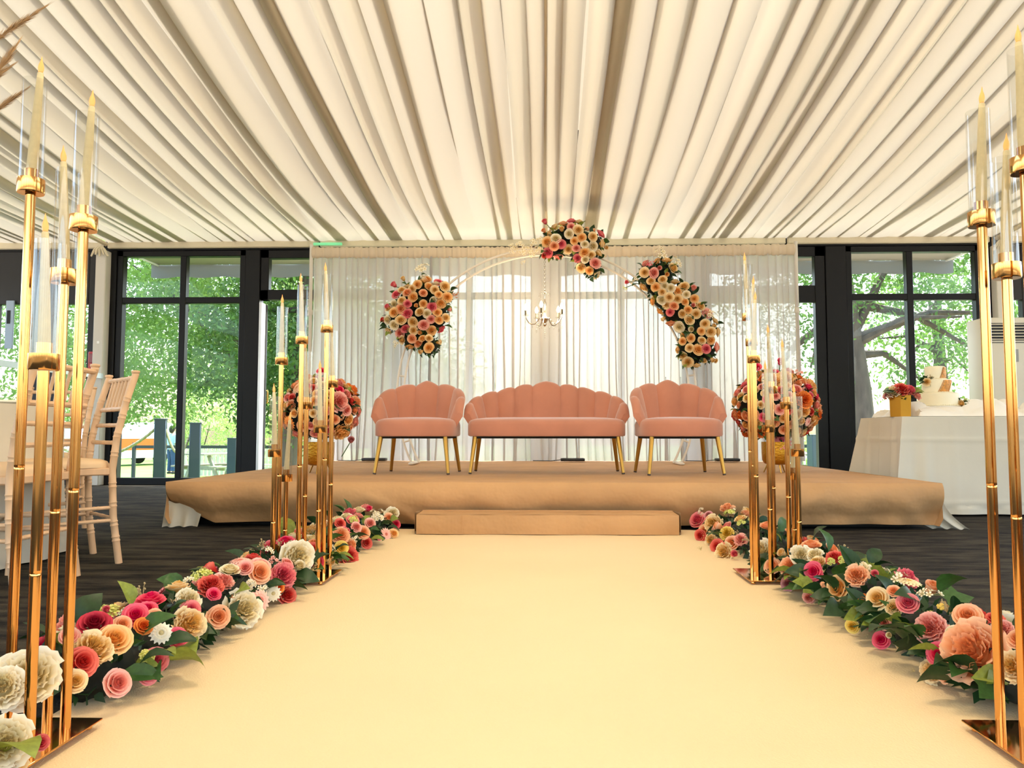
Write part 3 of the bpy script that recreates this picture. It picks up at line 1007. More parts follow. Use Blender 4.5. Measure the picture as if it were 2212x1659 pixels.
def bloom(parent, kind, colour, loc, axis, size, rnd):
    return place(PARTNAME[kind], BLOOM[kind], PET[colour], loc, axis, size, rnd.uniform(0, 6.28), parent)
def leaf(parent, loc, out, size, rnd, mi=None, ivy=False):
    """leaf whose tip points along out"""
    out = Vector(out).normalized()
    o = link('ivy_leaf' if ivy else 'leaf', IVY if ivy else rnd.choice(LEAFS), LEAFM[mi if mi is not None else rnd.choice((0, 0, 0, 1, 1, 2))], parent)
    q = out.to_track_quat('Y', 'Z')
    o.rotation_mode = 'QUATERNION'
    o.rotation_quaternion = q @ Quaternion((0, 1, 0), rnd.uniform(-0.9, 0.9))
    o.location = loc
    o.scale = (size, size, size)
    return o
def pick(rnd, table):
    r = rnd.random() * sum(t[1] for t in table)
    for k, wgt in table:
        r -= wgt
        if r <= 0:
            return k
    return table[-1][0]
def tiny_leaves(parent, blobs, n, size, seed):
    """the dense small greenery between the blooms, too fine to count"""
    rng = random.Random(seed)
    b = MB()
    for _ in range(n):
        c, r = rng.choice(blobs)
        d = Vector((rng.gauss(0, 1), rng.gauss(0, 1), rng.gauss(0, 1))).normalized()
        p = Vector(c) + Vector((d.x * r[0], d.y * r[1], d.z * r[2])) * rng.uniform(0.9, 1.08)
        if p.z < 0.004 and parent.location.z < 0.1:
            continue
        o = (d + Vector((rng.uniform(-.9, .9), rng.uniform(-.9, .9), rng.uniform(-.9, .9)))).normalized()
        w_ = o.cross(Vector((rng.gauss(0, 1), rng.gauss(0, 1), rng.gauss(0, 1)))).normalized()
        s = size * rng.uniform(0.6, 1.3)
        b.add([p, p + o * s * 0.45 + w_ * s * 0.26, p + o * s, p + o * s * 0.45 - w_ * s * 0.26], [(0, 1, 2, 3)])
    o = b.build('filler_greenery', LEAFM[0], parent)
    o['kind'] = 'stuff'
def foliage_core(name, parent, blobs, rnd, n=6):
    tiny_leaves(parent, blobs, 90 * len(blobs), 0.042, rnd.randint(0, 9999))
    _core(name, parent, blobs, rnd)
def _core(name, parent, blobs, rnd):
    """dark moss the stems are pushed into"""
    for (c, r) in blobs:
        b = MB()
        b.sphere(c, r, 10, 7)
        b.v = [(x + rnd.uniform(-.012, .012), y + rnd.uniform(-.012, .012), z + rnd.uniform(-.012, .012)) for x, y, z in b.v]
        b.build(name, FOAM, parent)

# ---- clusters wired to the arch
def arch_cluster(name, label, caps, n_leaf, seed, rose_px=(8.6, 12.2), Y=7.72):
    rnd = random.Random(seed)
    sc = Y / F_PX
    C = [(at_y(px, py, Y), rp * sc) for (px, py, rp) in caps]
    cen = sum((c for c, r in C), Vector()) / len(C)
    t = thing(name, label, 'flowers', (cen.x, Y + 0.08, cen.z - 0.2), 0, 'flower clusters on the arch')
    base = Vector(t.location)
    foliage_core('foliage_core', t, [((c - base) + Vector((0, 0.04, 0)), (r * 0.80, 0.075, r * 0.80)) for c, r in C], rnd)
    def depth(x, z):
        """how far the bouquet swells towards the room at (x,z)"""
        best = -1
        for c, r in C:
            d = math.hypot(x - c.x, z - c.z) / r
            if d < 1:
                best = max(best, math.sqrt(1 - d * d) * 0.13)
        return best
    placed = []
    x0, x1 = min(c.x - r for c, r in C), max(c.x + r for c, r in C)
    z0, z1 = min(c.z - r for c, r in C), max(c.z + r for c, r in C)
    for _ in range(4000):
        x, z = rnd.uniform(x0, x1), rnd.uniform(z0, z1)
        d = depth(x, z)
        if d < 0.0:
            continue
        s = rnd.uniform(*rose_px) * sc
        if any((x - p[0]) ** 2 + (z - p[1]) ** 2 < ((s + p[2]) * 0.74) ** 2 for p in placed):
            continue
        placed.append((x, z, s))
        e = 0.02
        nx = (depth(x - e, z) - depth(x + e, z)); nz = (depth(x, z - e) - depth(x, z + e))
        axis = Vector((nx * 8 + rnd.uniform(-.35, .35), -0.75, nz * 8 + rnd.uniform(-.25, .35)))
        col = pick(rnd, (('cream', 7), ('apricot', 3.5), ('peach', 1.2), ('blush', 1.3), ('pink', 0.9), ('white', 1.5)))
        kind = pick(rnd, (('rose', 8), ('bud', 1.2)))
        bloom(t, kind, col, Vector((x, Y - d, z)) - base, axis, s * (1.0 if kind == 'rose' else 0.8), rnd)
    for _ in range(n_leaf):
        c, r = rnd.choice(C)
        a = rnd.uniform(0, 2 * PI)
        k = rnd.uniform(0.55, 0.98)
        p = Vector((c.x + r * k * math.cos(a), Y - rnd.uniform(-0.03, 0.09), c.z + r * k * math.sin(a)))
        leaf(t, p - base, (math.cos(a) + rnd.uniform(-.5, .5), -0.5 + rnd.uniform(-.6, .4), math.sin(a) + rnd.uniform(-.5, .5)), rnd.uniform(0.055, 0.10), rnd)
    return t, base, rnd, sc, Y
def sprig(t, base, Y, px, py, kind, colour, size_px, root_px, rnd, leaves=2):
    sc = Y / F_PX
    tip = at_y(px, py, Y - 0.05) - base
    rt = at_y(root_px[0], root_px[1], Y) - base
    mid = tip.lerp(rt, 0.5) + Vector((0, -0.02, 0.015))
    MB().tube([rt, mid, tip], 0.004, 5).build('stem', STEM, t)
    ax = (tip - rt).normalized() + Vector((0, -0.8, 0.1))
    bloom(t, kind, colour, tip, ax, size_px * sc, rnd)
    for k in range(leaves):
        leaf(t, tip.lerp(rt, 0.35 + 0.3 * k), (rnd.uniform(-1, 1), -0.5, rnd.uniform(-.5, 1)), 0.06, rnd)
t, base, rnd, sc, Y = arch_cluster('arch_flowers', 'flower cluster on the left shoulder of the ring arch above the left armchair',
    ((866, 690, 36), (885, 655, 36), (912, 640, 34), (950, 640, 28), (905, 690, 46), (938, 680, 36), (890, 728, 26), (925, 745, 24)), 90, 21)
for (px, py, k, c, s, root) in ((853, 617, 'bud', 'pink', 10, (895, 650)), (839, 664, 'bud', 'pink', 9, (870, 690)), (830, 692, 'bud', 'coral', 9, (860, 700)), (947, 611, 'rose', 'pink', 10, (930, 640)), (922, 604, 'rose', 'apricot', 10, (915, 640)), (872, 604, 'bud', 'cream', 8, (890, 640)), (912, 578, 'blossom', 'white', 20, (912, 620)), (918, 598, 'blossom', 'ivory', 12, (912, 620)), (978, 640, 'berry', 'peach', 14, (950, 650)), (855, 745, 'blossom', 'ivory', 12, (880, 725))):
    sprig(t, base, Y, px, py, k, c, s, root, rnd)
t, base, rnd, sc, Y = arch_cluster('arch_flowers', 'flower cluster at the crown of the ring arch with a white blossom branch',
    ((1198, 532, 28), (1215, 515, 30), (1240, 508, 30), (1255, 530, 36), (1282, 522, 22), (1268, 562, 28), (1280, 580, 18)), 80, 22)
for (px, py, k, c, s, root) in ((1178, 481, 'bud', 'pink', 9, (1205, 520)), (1176, 500, 'bud', 'peach', 8, (1200, 525)), (1178, 552, 'bud', 'coral', 9, (1200, 540)), (1212, 488, 'blossom', 'lime', 14, (1220, 510)), (1240, 486, 'blossom', 'lime', 12, (1240, 510)), (1308, 535, 'bud', 'cream', 7, (1285, 530))):
    sprig(t, base, Y, px, py, k, c, s, root, rnd)
br = [at_y(px, py, Y - 0.03) - base for px, py in ((1200, 538), (1170, 536), (1140, 532), (1108, 536))]
MB().tube(br, [0.008, 0.006, 0.005, 0.003], 6).build('branch', mat('brown_twig', (84, 54, 40), 0.8), t)
for (px, py, s) in ((1106, 537, 13), (1118, 530, 14), (1125, 545, 14), (1138, 536, 15), (1150, 528, 15), (1160, 542, 15), (1172, 530, 13), (1145, 548, 10), (1163, 518, 13), (1130, 566, 7)):
    bloom(t, 'blossom', 'white', at_y(px, py, Y - 0.05) - base, (rnd.uniform(-.6, .4), -0.8, rnd.uniform(-.3, .6)), s * sc, rnd)
t, base, rnd, sc, Y = arch_cluster('arch_flowers', 'long trailing flower cluster down the right side of the ring arch',
    ((1405, 592, 24), (1422, 612, 34), (1440, 640, 36), (1432, 590, 28), (1462, 668, 36), (1480, 640, 26), (1490, 690, 40), (1515, 715, 36), (1500, 745, 40), (1525, 760, 24), (1495, 775, 20)), 130, 23)
for (px, py, k, c, s, root) in ((1430, 548, 'blossom', 'white', 22, (1432, 590)), (1462, 565, 'blossom', 'white', 18, (1450, 600)), (1428, 535, 'blossom', 'ivory', 10, (1432, 590)), (1537, 678, 'blossom', 'white', 18, (1515, 710)), (1356, 610, 'bud', 'pink', 7, (1395, 612)), (1370, 606, 'blossom', 'ivory', 11, (1400, 612)), (1350, 622, 'blossom', 'lime', 7, (1395, 612)), (1406, 569, 'blossom', 'pink', 11, (1420, 600)), (1540, 705, 'bud', 'cream', 8, (1520, 715)), (1543, 778, 'bud', 'cream', 8, (1520, 760))):
    sprig(t, base, Y, px, py, k, c, s, root, rnd)

# ---- ball arrangements in gold footed urns on the stage
HAMM = mat('hammered_gold', (186, 134, 44), 0.34, 1.0, bump=(70, 0.5))
def urn(label, loc, ball_r, seed, top_px, extra):
    rnd = random.Random(seed)
    t = thing('footed_urn', label + ' gold hammered urn on thin legs holding a flower ball', 'urn', loc, 0, 'gold urns on the stage')
    MB().lathe([(0.0, 0.062), (0.07, 0.064), (0.095, 0.075), (0.108, 0.10), (0.112, 0.16), (0.113, 0.245), (0.108, 0.245), (0.105, 0.235), (0, 0.235)], 28).build('bowl', HAMM, t)
    for k in range(3):
        a = 2 * PI * k / 3 + 0.6
        MB().tube([(0.065 * math.cos(a), 0.065 * math.sin(a), 0.07), (0.10 * math.cos(a), 0.10 * math.sin(a), 0.0)], [0.007, 0.005], 8).build('leg', BRASS, t)
    f = thing('flower_ball', label + ' round ball of peach and pink flowers on a gold urn', 'flowers', (loc[0], loc[1], loc[2] + 0.245), 0, 'flower balls on the stage')
    cz = ball_r * 0.80
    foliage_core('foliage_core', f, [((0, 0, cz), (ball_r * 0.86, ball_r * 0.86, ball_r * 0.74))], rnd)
    placed = []
    for _ in range(2500):
        zz = rnd.uniform(-0.75, 1)
        a = rnd.uniform(0, 2 * PI)
        d = Vector((math.sqrt(1 - zz * zz) * math.cos(a), math.sqrt(1 - zz * zz) * math.sin(a), zz))
        if d.y > 0.45:
            continue
        s = rnd.choice((0.032, 0.036, 0.04, 0.045, 0.062))
        p = Vector((d.x, d.y, d.z * 0.88)) * ball_r * 0.93 + Vector((0, 0, cz))
        if any((p - q).length < (s + r) * 0.80 for q, r in placed):
            continue
        placed.append((p, s))
        kind = pick(rnd, (('rose', 6), ('peony', 2), ('blossom', 0.8), ('daisy', 0.4))) if s < 0.05 else pick(rnd, (('peony', 2), ('peony2', 2), ('daisy', 0.6)))
        if kind in ('peony', 'peony2', 'daisy'):
            col = pick(rnd, (('orange', 2), ('peach', 3), ('apricot', 2), ('blush', 1)))
        else:
            col = pick(rnd, (('peach', 3), ('apricot', 3), ('cream', 2.2), ('blush', 2), ('pink', 1), ('hot', 1.2), ('coral', 1)))
        bloom(f, kind, col, p, d + Vector((rnd.uniform(-.2, .2), rnd.uniform(-.2, .2), rnd.uniform(-.2, .2))), s, rnd)
    for _ in range(70):
        zz = rnd.uniform(-0.8, 1)
        a = rnd.uniform(0, 2 * PI)
        d = Vector((math.sqrt(1 - zz * zz) * math.cos(a), math.sqrt(1 - zz * zz) * math.sin(a), zz))
        if d.y > 0.6:
            continue
        leaf(f, Vector((d.x, d.y, d.z * 0.88)) * ball_r * 0.84 + Vector((0, 0, cz)), d + Vector((rnd.uniform(-.7, .7), rnd.uniform(-.7, .7), rnd.uniform(-.7, .7))), rnd.uniform(0.06, 0.09), rnd)
    for (dx, dz, kind, col, s) in extra:
        p = Vector((dx, -0.06, cz + dz))
        MB().tube([(dx * 0.7, -0.03, cz + dz - 0.12), p], 0.004, 5).build('stem', STEM, f)
        bloom(f, kind, col, p, (dx, -0.8, 0.6), s, rnd)
    return t
urn('left', (-1.775, 5.98, ST), 0.31, 31, None, ((0.02, 0.30, 'rose', 'hot', 0.035), (-0.10, 0.29, 'bud', 'hot', 0.03), (0.26, -0.24, 'bud', 'mauve', 0.04)))
urn('right', (1.83, 6.22, ST), 0.345, 32, None, ((-0.16, 0.32, 'rose', 'hot', 0.04), (0.03, 0.35, 'bud', 'hot', 0.045), (0.02, -0.27, 'daisy', 'pink', 0.09), (0.19, 0.27, 'blossom', 'blush', 0.06)))

# ---- garlands along the runner
GX, GR = 1.085, 0.165
def on_garland(px, py, side):
    d = ray(px, py)
    ax, az, R = side * GX, 0.045, GR * 0.86
    # closest hit with the rounded garland body (horizontal cylinder along Y)
    ox, oz = EYEP.x - ax, EYEP.z - az
    A = d.x * d.x + d.z * d.z
    B = 2 * (ox * d.x + oz * d.z)
    Cc = ox * ox + oz * oz - R * R
    D = B * B - 4 * A * Cc
    tt = (-B - math.sqrt(D)) / (2 * A) if D > 0 else -B / (2 * A)
    p = EYEP + d * tt
    if p.z < 0.03:
        p = at_z(px, py, 0.035)
    n = Vector((p.x - ax, 0, p.z - az))
    return p, n.normalized(), tt
def garland(label, side, y0, y1, spots, seed, n_leaf, fill, core=True):
    rnd = random.Random(seed)
    t = thing('flower_garland', label, 'garland', (side * GX, y0, 0.008), 0, 'aisle garlands')
    base = Vector(t.location)
    n = max(2, int((y1 - y0) / 0.17))
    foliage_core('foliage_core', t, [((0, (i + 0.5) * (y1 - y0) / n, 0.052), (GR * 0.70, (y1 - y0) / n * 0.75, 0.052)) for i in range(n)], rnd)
    placed = []
    for (px, py, rp, kind, col) in spots:
        p, nn, tt = on_garland(px, py, side)
        s = rp * tt / F_PX
        ax = nn * 0.45 + (EYEP - p).normalized() * 0.75 + Vector((rnd.uniform(-.3, .3), rnd.uniform(-.25, .25), 0.15 + rnd.uniform(-.2, .25)))
        p = p.copy()
        p.z = max(p.z, s * 0.45 + 0.012)
        bloom(t, kind, col, p - base - ax.normalized() * s * 0.15, ax, s, rnd)
        placed.append((p, s))
    for _ in range(fill * 30):
        if fill <= 0:
            break
        a = rnd.uniform(0.05, PI - 0.05)
        p = Vector((side * GX + math.cos(a) * GR * 0.85, rnd.uniform(y0, y1), 0.045 + math.sin(a) * GR * 0.72))
        s = rnd.uniform(0.024, 0.042)
        if any((p - q).length < (s + r) * 0.85 for q, r in placed):
            continue
        placed.append((p, s))
        fill -= 1
        kind = pick(rnd, (('rose', 3), ('peony', 2), ('bud', 1), ('daisy', 0.6), ('blossom', 1.2), ('berry', 1), ('hydrangea', 0.6)))
        col = {'blossom': 'white', 'berry': 'ivory', 'hydrangea': 'lime'}.get(kind) or pick(rnd, (('cream', 2), ('peach', 2), ('blush', 2), ('pink', 1.5), ('hot', 1), ('coral', 1), ('white', 1.5)))
        bloom(t, kind, col, p - base, (math.cos(a), rnd.uniform(-.6, .1), math.sin(a)), s, rnd)
    for _ in range(n_leaf):
        lo = rnd.uniform(-0.15, 0.5)
        a = rnd.choice((lo, PI - lo, PI - lo if side > 0 else lo, rnd.uniform(0, PI)))
        k = rnd.uniform(0.55, 0.95)
        s = rnd.uniform(0.06, 0.105)
        p = Vector((math.cos(a) * GR * k, rnd.uniform(0, y1 - y0), 0.05 + max(0, math.sin(a)) * GR * 0.75 * k))
        out = Vector((math.cos(a) + rnd.uniform(-.6, .6), rnd.uniform(-1, .6), max(-0.2, math.sin(a) * 0.8 + rnd.uniform(-.3, .3)))).normalized()
        tip = p + out * s * 0.6 + base
        c_ = p + out * s * 0.5 + base
        d_ = (c_ - EYEP).normalized()
        if any((tip - q).length < r or (((q - EYEP) - d_ * (q - EYEP).dot(d_)).length < r * 0.9 and (c_ - EYEP).length < (q - EYEP).length + r * 0.4) for q, r in placed if r > 0.03):
            continue                                                    # the big blooms stay uncovered
        leaf(t, p, out, s, rnd, ivy=rnd.random() < 0.18)
    return t
LG = [(60, 1462, 54, 'peony2', 'white'), (4, 1485, 42, 'peony', 'white'), (150, 1374, 20, 'rose', 'blush'), (178, 1430, 32, 'rose', 'coral'), (200, 1400, 38, 'peony', 'cream'),
      (162, 1471, 25, 'rose', 'cream'), (247, 1380, 35, 'rose', 'apricot'), (255, 1475, 29, 'rose', 'blush'), (204, 1346, 32, 'rose', 'dark'), (265, 1348, 19, 'rose', 'peach'),
      (293, 1328, 25, 'rose', 'hot'), (311, 1352, 19, 'rose', 'orange'), (336, 1330, 16, 'rose', 'peach'), (348, 1367, 25, 'daisy', 'white'), (383, 1377, 22, 'rose', 'hot'),
      (410, 1348, 30, 'peony2', 'cream'), (412, 1316, 20, 'rose', 'pink'), (408, 1296, 24, 'peony', 'white'), (318, 1418, 20, 'hydrangea', 'lime'), (337, 1425, 26, 'rose', 'pink'),
      (322, 1458, 20, 'rose', 'pink'), (455, 1264, 24, 'peony', 'coral'), (462, 1283, 15, 'rose', 'hot'), (472, 1332, 24, 'rose', 'peach'), (526, 1316, 35, 'peony2', 'white'),
      (563, 1296, 25, 'daisy', 'blush'), (562, 1236, 24, 'rose', 'peach'), (530, 1226, 16, 'rose', 'blush'), (543, 1262, 14, 'hydrangea', 'ivory'), (590, 1282, 18, 'daisy', 'white'),
      (612, 1242, 25, 'peony', 'pink'), (620, 1285, 22, 'rose', 'coral'), (603, 1268, 12, 'rose', 'orange'), (643, 1202, 30, 'peony2', 'white'), (646, 1224, 17, 'bud', 'white'),
      (596, 1211, 16, 'blossom', 'blush'), (678, 1186, 15, 'rose', 'coral'), (686, 1214, 14, 'rose', 'dark'), (370, 1300, 12, 'berry', 'ivory'), (378, 1340, 10, 'berry', 'ivory'), (230, 1318, 12, 'bud', 'pink'), (500, 1290, 10, 'berry', 'peach')]
garland('long floral garland of peonies and roses along the left edge of the runner', -1, 1.75, 3.55, LG, 41, 150, 46)
garland('short floral garland on the left of the runner nearest the stage', -1, 3.66, 4.72,
    [(735, 1130, 12, 'rose', 'coral'), (736, 1156, 17, 'peony', 'peach'), (737, 1184, 15, 'rose', 'yellow'), (753, 1202, 20, 'peony', 'coral'), (785, 1150, 15, 'rose', 'peach'), (768, 1162, 13, 'blossom', 'white'),
     (815, 1157, 11, 'rose', 'pink'), (834, 1154, 15, 'daisy', 'blush'), (796, 1100, 10, 'bud', 'hot'), (815, 1115, 16, 'hydrangea', 'white'), (848, 1108, 13, 'peony', 'white'), (856, 1132, 10, 'rose', 'hot'),
     (840, 1118, 11, 'rose', 'peach'), (851, 1152, 10, 'rose', 'apricot'), (792, 1172, 13, 'rose', 'coral'), (765, 1122, 12, 'hydrangea', 'lime'), (868, 1098, 7, 'blossom', 'blush'), (876, 1106, 7, 'blossom', 'blush'),
     (770, 1138, 12, 'rose', 'blush'), (800, 1130, 12, 'rose', 'blush')], 42, 40, 22)
garland('floral garland with a white peony at the bottom left corner of the picture', -1, 1.0, 1.36,
    [(8, 1606, 46, 'peony2', 'white'), (20, 1650, 34, 'peony', 'cream'), (84, 1605, 26, 'bud', 'pink')], 43, 18, 4)
garland('short floral garland on the right of the runner nearest the stage', 1, 3.52, 4.72,
    [(1487, 1120, 12, 'rose', 'white'), (1512, 1105, 12, 'blossom', 'white'), (1506, 1122, 18, 'rose', 'pink'), (1540, 1130, 18, 'peony', 'cream'), (1522, 1146, 14, 'rose', 'peach'), (1512, 1157, 12, 'rose', 'coral'),
     (1570, 1152, 14, 'peony', 'yellow'), (1546, 1143, 10, 'blossom', 'blush'), (1535, 1167, 12, 'peony', 'cream'), (1549, 1180, 14, 'rose', 'coral'), (1580, 1172, 16, 'rose', 'peach'), (1600, 1165, 13, 'peony', 'blush'),
     (1563, 1192, 15, 'peony2', 'cream'), (1588, 1197, 11, 'bud', 'pink'), (1530, 1112, 10, 'rose', 'mauve'), (1515, 1185, 8, 'berry', 'white')], 44, 44, 22)
RG = [(1645, 1188, 24, 'peony', 'white'), (1668, 1222, 18, 'rose', 'peach'), (1706, 1224, 21, 'peony', 'peach'), (1730, 1198, 18, 'peony2', 'white'), (1760, 1198, 16, 'peony', 'white'), (1757, 1234, 20, 'rose', 'hot'),
      (1734, 1230, 9, 'bud', 'yellow'), (1702, 1260, 16, 'rose', 'mauve'), (1731, 1262, 8, 'bud', 'white'), (1747, 1290, 12, 'peony', 'blush'), (1808, 1270, 26, 'rose', 'apricot'), (1850, 1242, 22, 'peony', 'peach'),
      (1890, 1240, 12, 'bud', 'pink'), (1865, 1302, 18, 'rose', 'orange'), (1895, 1292, 24, 'rose', 'cream'), (1852, 1327, 14, 'rose', 'yellow'), (1841, 1353, 14, 'rose', 'yellow'), (1961, 1302, 22, 'rose', 'pink'),
      (1931, 1276, 14, 'rose', 'peach'), (1930, 1312, 16, 'peony', 'cream'), (1910, 1346, 15, 'rose', 'blush'), (1876, 1352, 10, 'bud', 'pink'), (1903, 1382, 18, 'rose', 'hot'), (1922, 1372, 10, 'bud', 'white'),
      (2010, 1357, 31, 'peony', 'blush'), (2027, 1413, 24, 'rose', 'hot'), (2016, 1449, 24, 'peony', 'cream'), (2100, 1407, 58, 'peony2', 'peach'), (2090, 1330, 28, 'rose', 'peach'), (2078, 1314, 12, 'blossom', 'pink'),
      (2166, 1360, 20, 'peony', 'blush'), (2150, 1335, 18, 'rose', 'coral'), (1946, 1396, 15, 'bud', 'white'), (1820, 1208, 12, 'hydrangea', 'lime'), (1795, 1212, 10, 'hydrangea', 'lime'), (1780, 1236, 8, 'berry', 'white'),
      (1975, 1448, 9, 'berry', 'white'), (1875, 1372, 9, 'berry', 'white'), (2032, 1310, 9, 'hydrangea', 'yellow'), (1990, 1285, 10, 'berry', 'white'), (1775, 1265, 10, 'hydrangea', 'peach'), (2190, 1440, 30, 'peony', 'cream'), (2200, 1380, 24, 'rose', 'peach')]
garland('long floral garland of peonies and roses along the right edge of the runner', 1, 1.72, 3.42, RG, 45, 170, 34)

# ================================================================== CANDLE STANDS
ORD = ['tallest', 'second tallest', 'third tallest', 'fourth tallest', 'fifth tallest', 'sixth tallest', 'second shortest', 'shortest']
def collar_mesh():
    return MB().lathe([(0.0, 0.0), (0.0255, 0.0), (0.0265, 0.003), (0.0265, 0.031), (0.0245, 0.031), (0.0245, 0.006), (0.0135, 0.006), (0.0135, 0.052), (0.0115, 0.052), (0.0115, 0.028), (0, 0.028)], 28).mesh('candle_cup')
def tube_mesh():
    b = MB()
    b.lathe([(0.0235, 0.008), (0.0235, 0.248), (0.0220, 0.248), (0.0220, 0.008)], 28, caps=False)
    return b.mesh('glass_chimney')
CUP, CHIM = collar_mesh(), tube_mesh()
def candle_mesh():
    b = MB()
    L = 0.235
    b.lathe([(0.0, 0.0), (0.0112, 0.0), (0.0110, 0.03), (0.0098, 0.10), (0.0078, 0.18), (0.0062, L), (0.0045, L + 0.002), (0, L + 0.002)], 18)
    return b.mesh('taper_wax')
def flame_mesh():
    return MB().lathe([(0.0, 0.236), (0.0046, 0.238), (0.0060, 0.246), (0.0050, 0.254), (0.0024, 0.262), (0.0010, 0.270), (0.0, 0.274)], 12).mesh('led_flame_tip')
WAXME, FLAMEME = candle_mesh(), flame_mesh()
def candle_stand(where, plate, poles, group='gold candle stands'):
    """plate = x0, x1, y0, y1 ; poles = (x, y, z of the cup, tip offset x, in view)"""
    x0, x1, y0, y1 = plate
    bx, by = (x0 + x1) / 2, (y0 + y1) / 2
    zb = 0.0075
    t = thing('candle_stand', 'gold multi pole candle stand ' + where, 'candle stand', (bx, by, zb), 0, group)
    MB().box((0, 0, 0.0145), (x1 - x0, y1 - y0, 0.004), bevel=0.0012).build('base_plate', GOLD, t)
    for sx in (-1, 1):
        for sy in (-1, 1):
            MB().lathe([(0.0, 0), (0.008, 0.001), (0.009, 0.007), (0.006, 0.0125), (0, 0.0125)], 10, (sx * ((x1 - x0) / 2 - 0.02), sy * ((y1 - y0) / 2 - 0.02), 0)).build('ball_foot', GOLD, t)
    order = sorted(range(len(poles)), key=lambda i: -poles[i][2])
    for i, (x, y, z, tip, seen) in enumerate(poles):
        zl = z - zb
        px, py = x - bx, y - by
        seam = zl * 0.48
        MB().lathe([(0.0, 0.0165), (0.0100, 0.0165), (0.0100, 0.03), (0.0100, seam - 0.004), (0.0100, seam), (0.0094, seam + 0.0015), (0.0100, seam + 0.003), (0.0100, seam + 0.007), (0.0100, zl - 0.02), (0.0100, zl - 0.001), (0, zl - 0.001)], 18, (px, py, 0)).build('pole', GOLD, t)
        o = link('candle_cup', CUP, GOLD, t); o.location = (px, py, zl)
        g = link('glass_chimney', CHIM, TUBEGLASS, t); g.location = (px, py, zl)
        if seen:
            rank = ORD[order.index(i)]
            c = thing('taper_candle', 'ivory taper candle with flame bulb, %s on the gold stand %s' % (rank, where), 'candle', (x, y, z + 0.0295), 0, 'ivory taper candles')
            c.rotation_euler = (random.uniform(-0.02, 0.02), math.atan2(tip, 0.26), 0)
            link('wax', WAXME, WAX, c)
            link('flame', FLAMEME, FLAME, c)
    return t
def pole_at(px, py, Y, tip_px=None, tip_py=None):
    p = at_y(px, py, Y)
    tip = 0.0
    if tip_px is not None:
        tip = max(-0.011, min(0.011, at_y(tip_px, tip_py, Y).x - p.x))
    return (p.x, p.y, p.z, tip, True)
candle_stand('at the near left', (-1.25, -0.93, 1.335, 1.625), [
    pole_at(66, 418, 1.585, 95, 150), pole_at(180, 499, 1.545, 197, 222), pole_at(138, 613, 1.60, 137, 343), pole_at(94, 800, 1.42, 90, 492),
    (-1.205, 1.42, 0.82, 0, False), (-1.20, 1.50, 0.62, 0, False), (-1.10, 1.385, 0.52, 0, False), (-1.20, 1.585, 0.40, 0, False)])
candle_stand('at the near right', (0.86, 1.17, 1.37, 1.665), [
    pole_at(2121, 489, 1.625, 2121, 205), pole_at(2175, 602, 1.57, 2187, 315), (0.935, 1.50, 1.125, 0, True), (0.905, 1.43, 0.54, 0, True),
    (1.06, 1.61, 0.82, 0, False), (1.12, 1.52, 0.72, 0, False), (1.12, 1.43, 0.62, 0, False), (1.02, 1.42, 0.40, 0, False)])
candle_stand('at the far left', (-1.185, -0.895, 3.10, 3.375), [
    pole_at(691, 935, 3.15, 690, 809), pole_at(706, 718, 3.24, 698, 584), pole_at(717.5, 837, 3.33, 709, 715),
    pole_at(652, 743, 3.19, 648, 613), pole_at(662, 884, 3.28, 653, 746), pole_at(593, 987, 3.14, 592, 853), pole_at(608, 788, 3.23, 609, 652), pole_at(618, 1040, 3.32, 630, 900)])
candle_stand('at the far right', (0.815, 1.11, 3.165, 3.45), [
    pole_at(1616, 692, 3.39, 1608, 562), pole_at(1624, 747, 3.31, 1634, 620), pole_at(1628.5, 784, 3.215, 1639, 650), pole_at(1660, 934, 3.25, 1653, 800),
    pole_at(1666, 850, 3.36, 1658, 714), pole_at(1699, 884, 3.30, 1685, 747), pole_at(1723, 986, 3.22, 1711, 860), pole_at(1714, 1036, 3.37, 1720, 905)])

# ================================================================== GUEST TABLE ON THE LEFT
TCX, TCY, TR = -3.32, 3.62, 0.85
gt = thing('banquet_table', 'round dining table under a floor length white cloth at the left edge', 'table', (TCX, TCY, 0))
MB().lathe([(0, 0.725), (TR - 0.012, 0.725), (TR - 0.012, 0.748), (0, 0.748)], 48).build('table_top', LIMEWOOD, gt)
for k in range(4):
    a = PI / 4 + k * PI / 2
    MB().tube([(0.5 * math.cos(a), 0.5 * math.sin(a), 0), (0.5 * math.cos(a), 0.5 * math.sin(a), 0.725)], 0.018, 8).build('leg', mat('steel_leg', (120, 120, 122), 0.4, 0.8), gt)
b = MB()
def round_cloth(u, v):
    a = 2 * PI * u
    if v < 0.3:
        r = TR * (v / 0.3); z = 0.753
    else:
        k = (v - 0.3) / 0.7
        f = 0.5 + 0.5 * math.sin(a * 16 + 1.2 * math.sin(a * 3))
        r = TR + 0.004 + k * (0.006 + 0.045 * f * k)
        z = 0.753 - k * 0.745
        if k < 0.06: z = 0.753 - k * 0.5
    return (r * math.cos(a), r * math.sin(a), z)
b.grid(round_cloth, 160, 20, closeu=True)
cl = tag(b.build('tablecloth', CLOTH), 'floor length white cloth over the round dining table at the left', 'tablecloth')
cl.location = (TCX, TCY, 0)
CHINA = mat('white_china', (236, 232, 222), 0.2)
NAPK = mat('ivory_napkin', (232, 224, 204), 0.85)
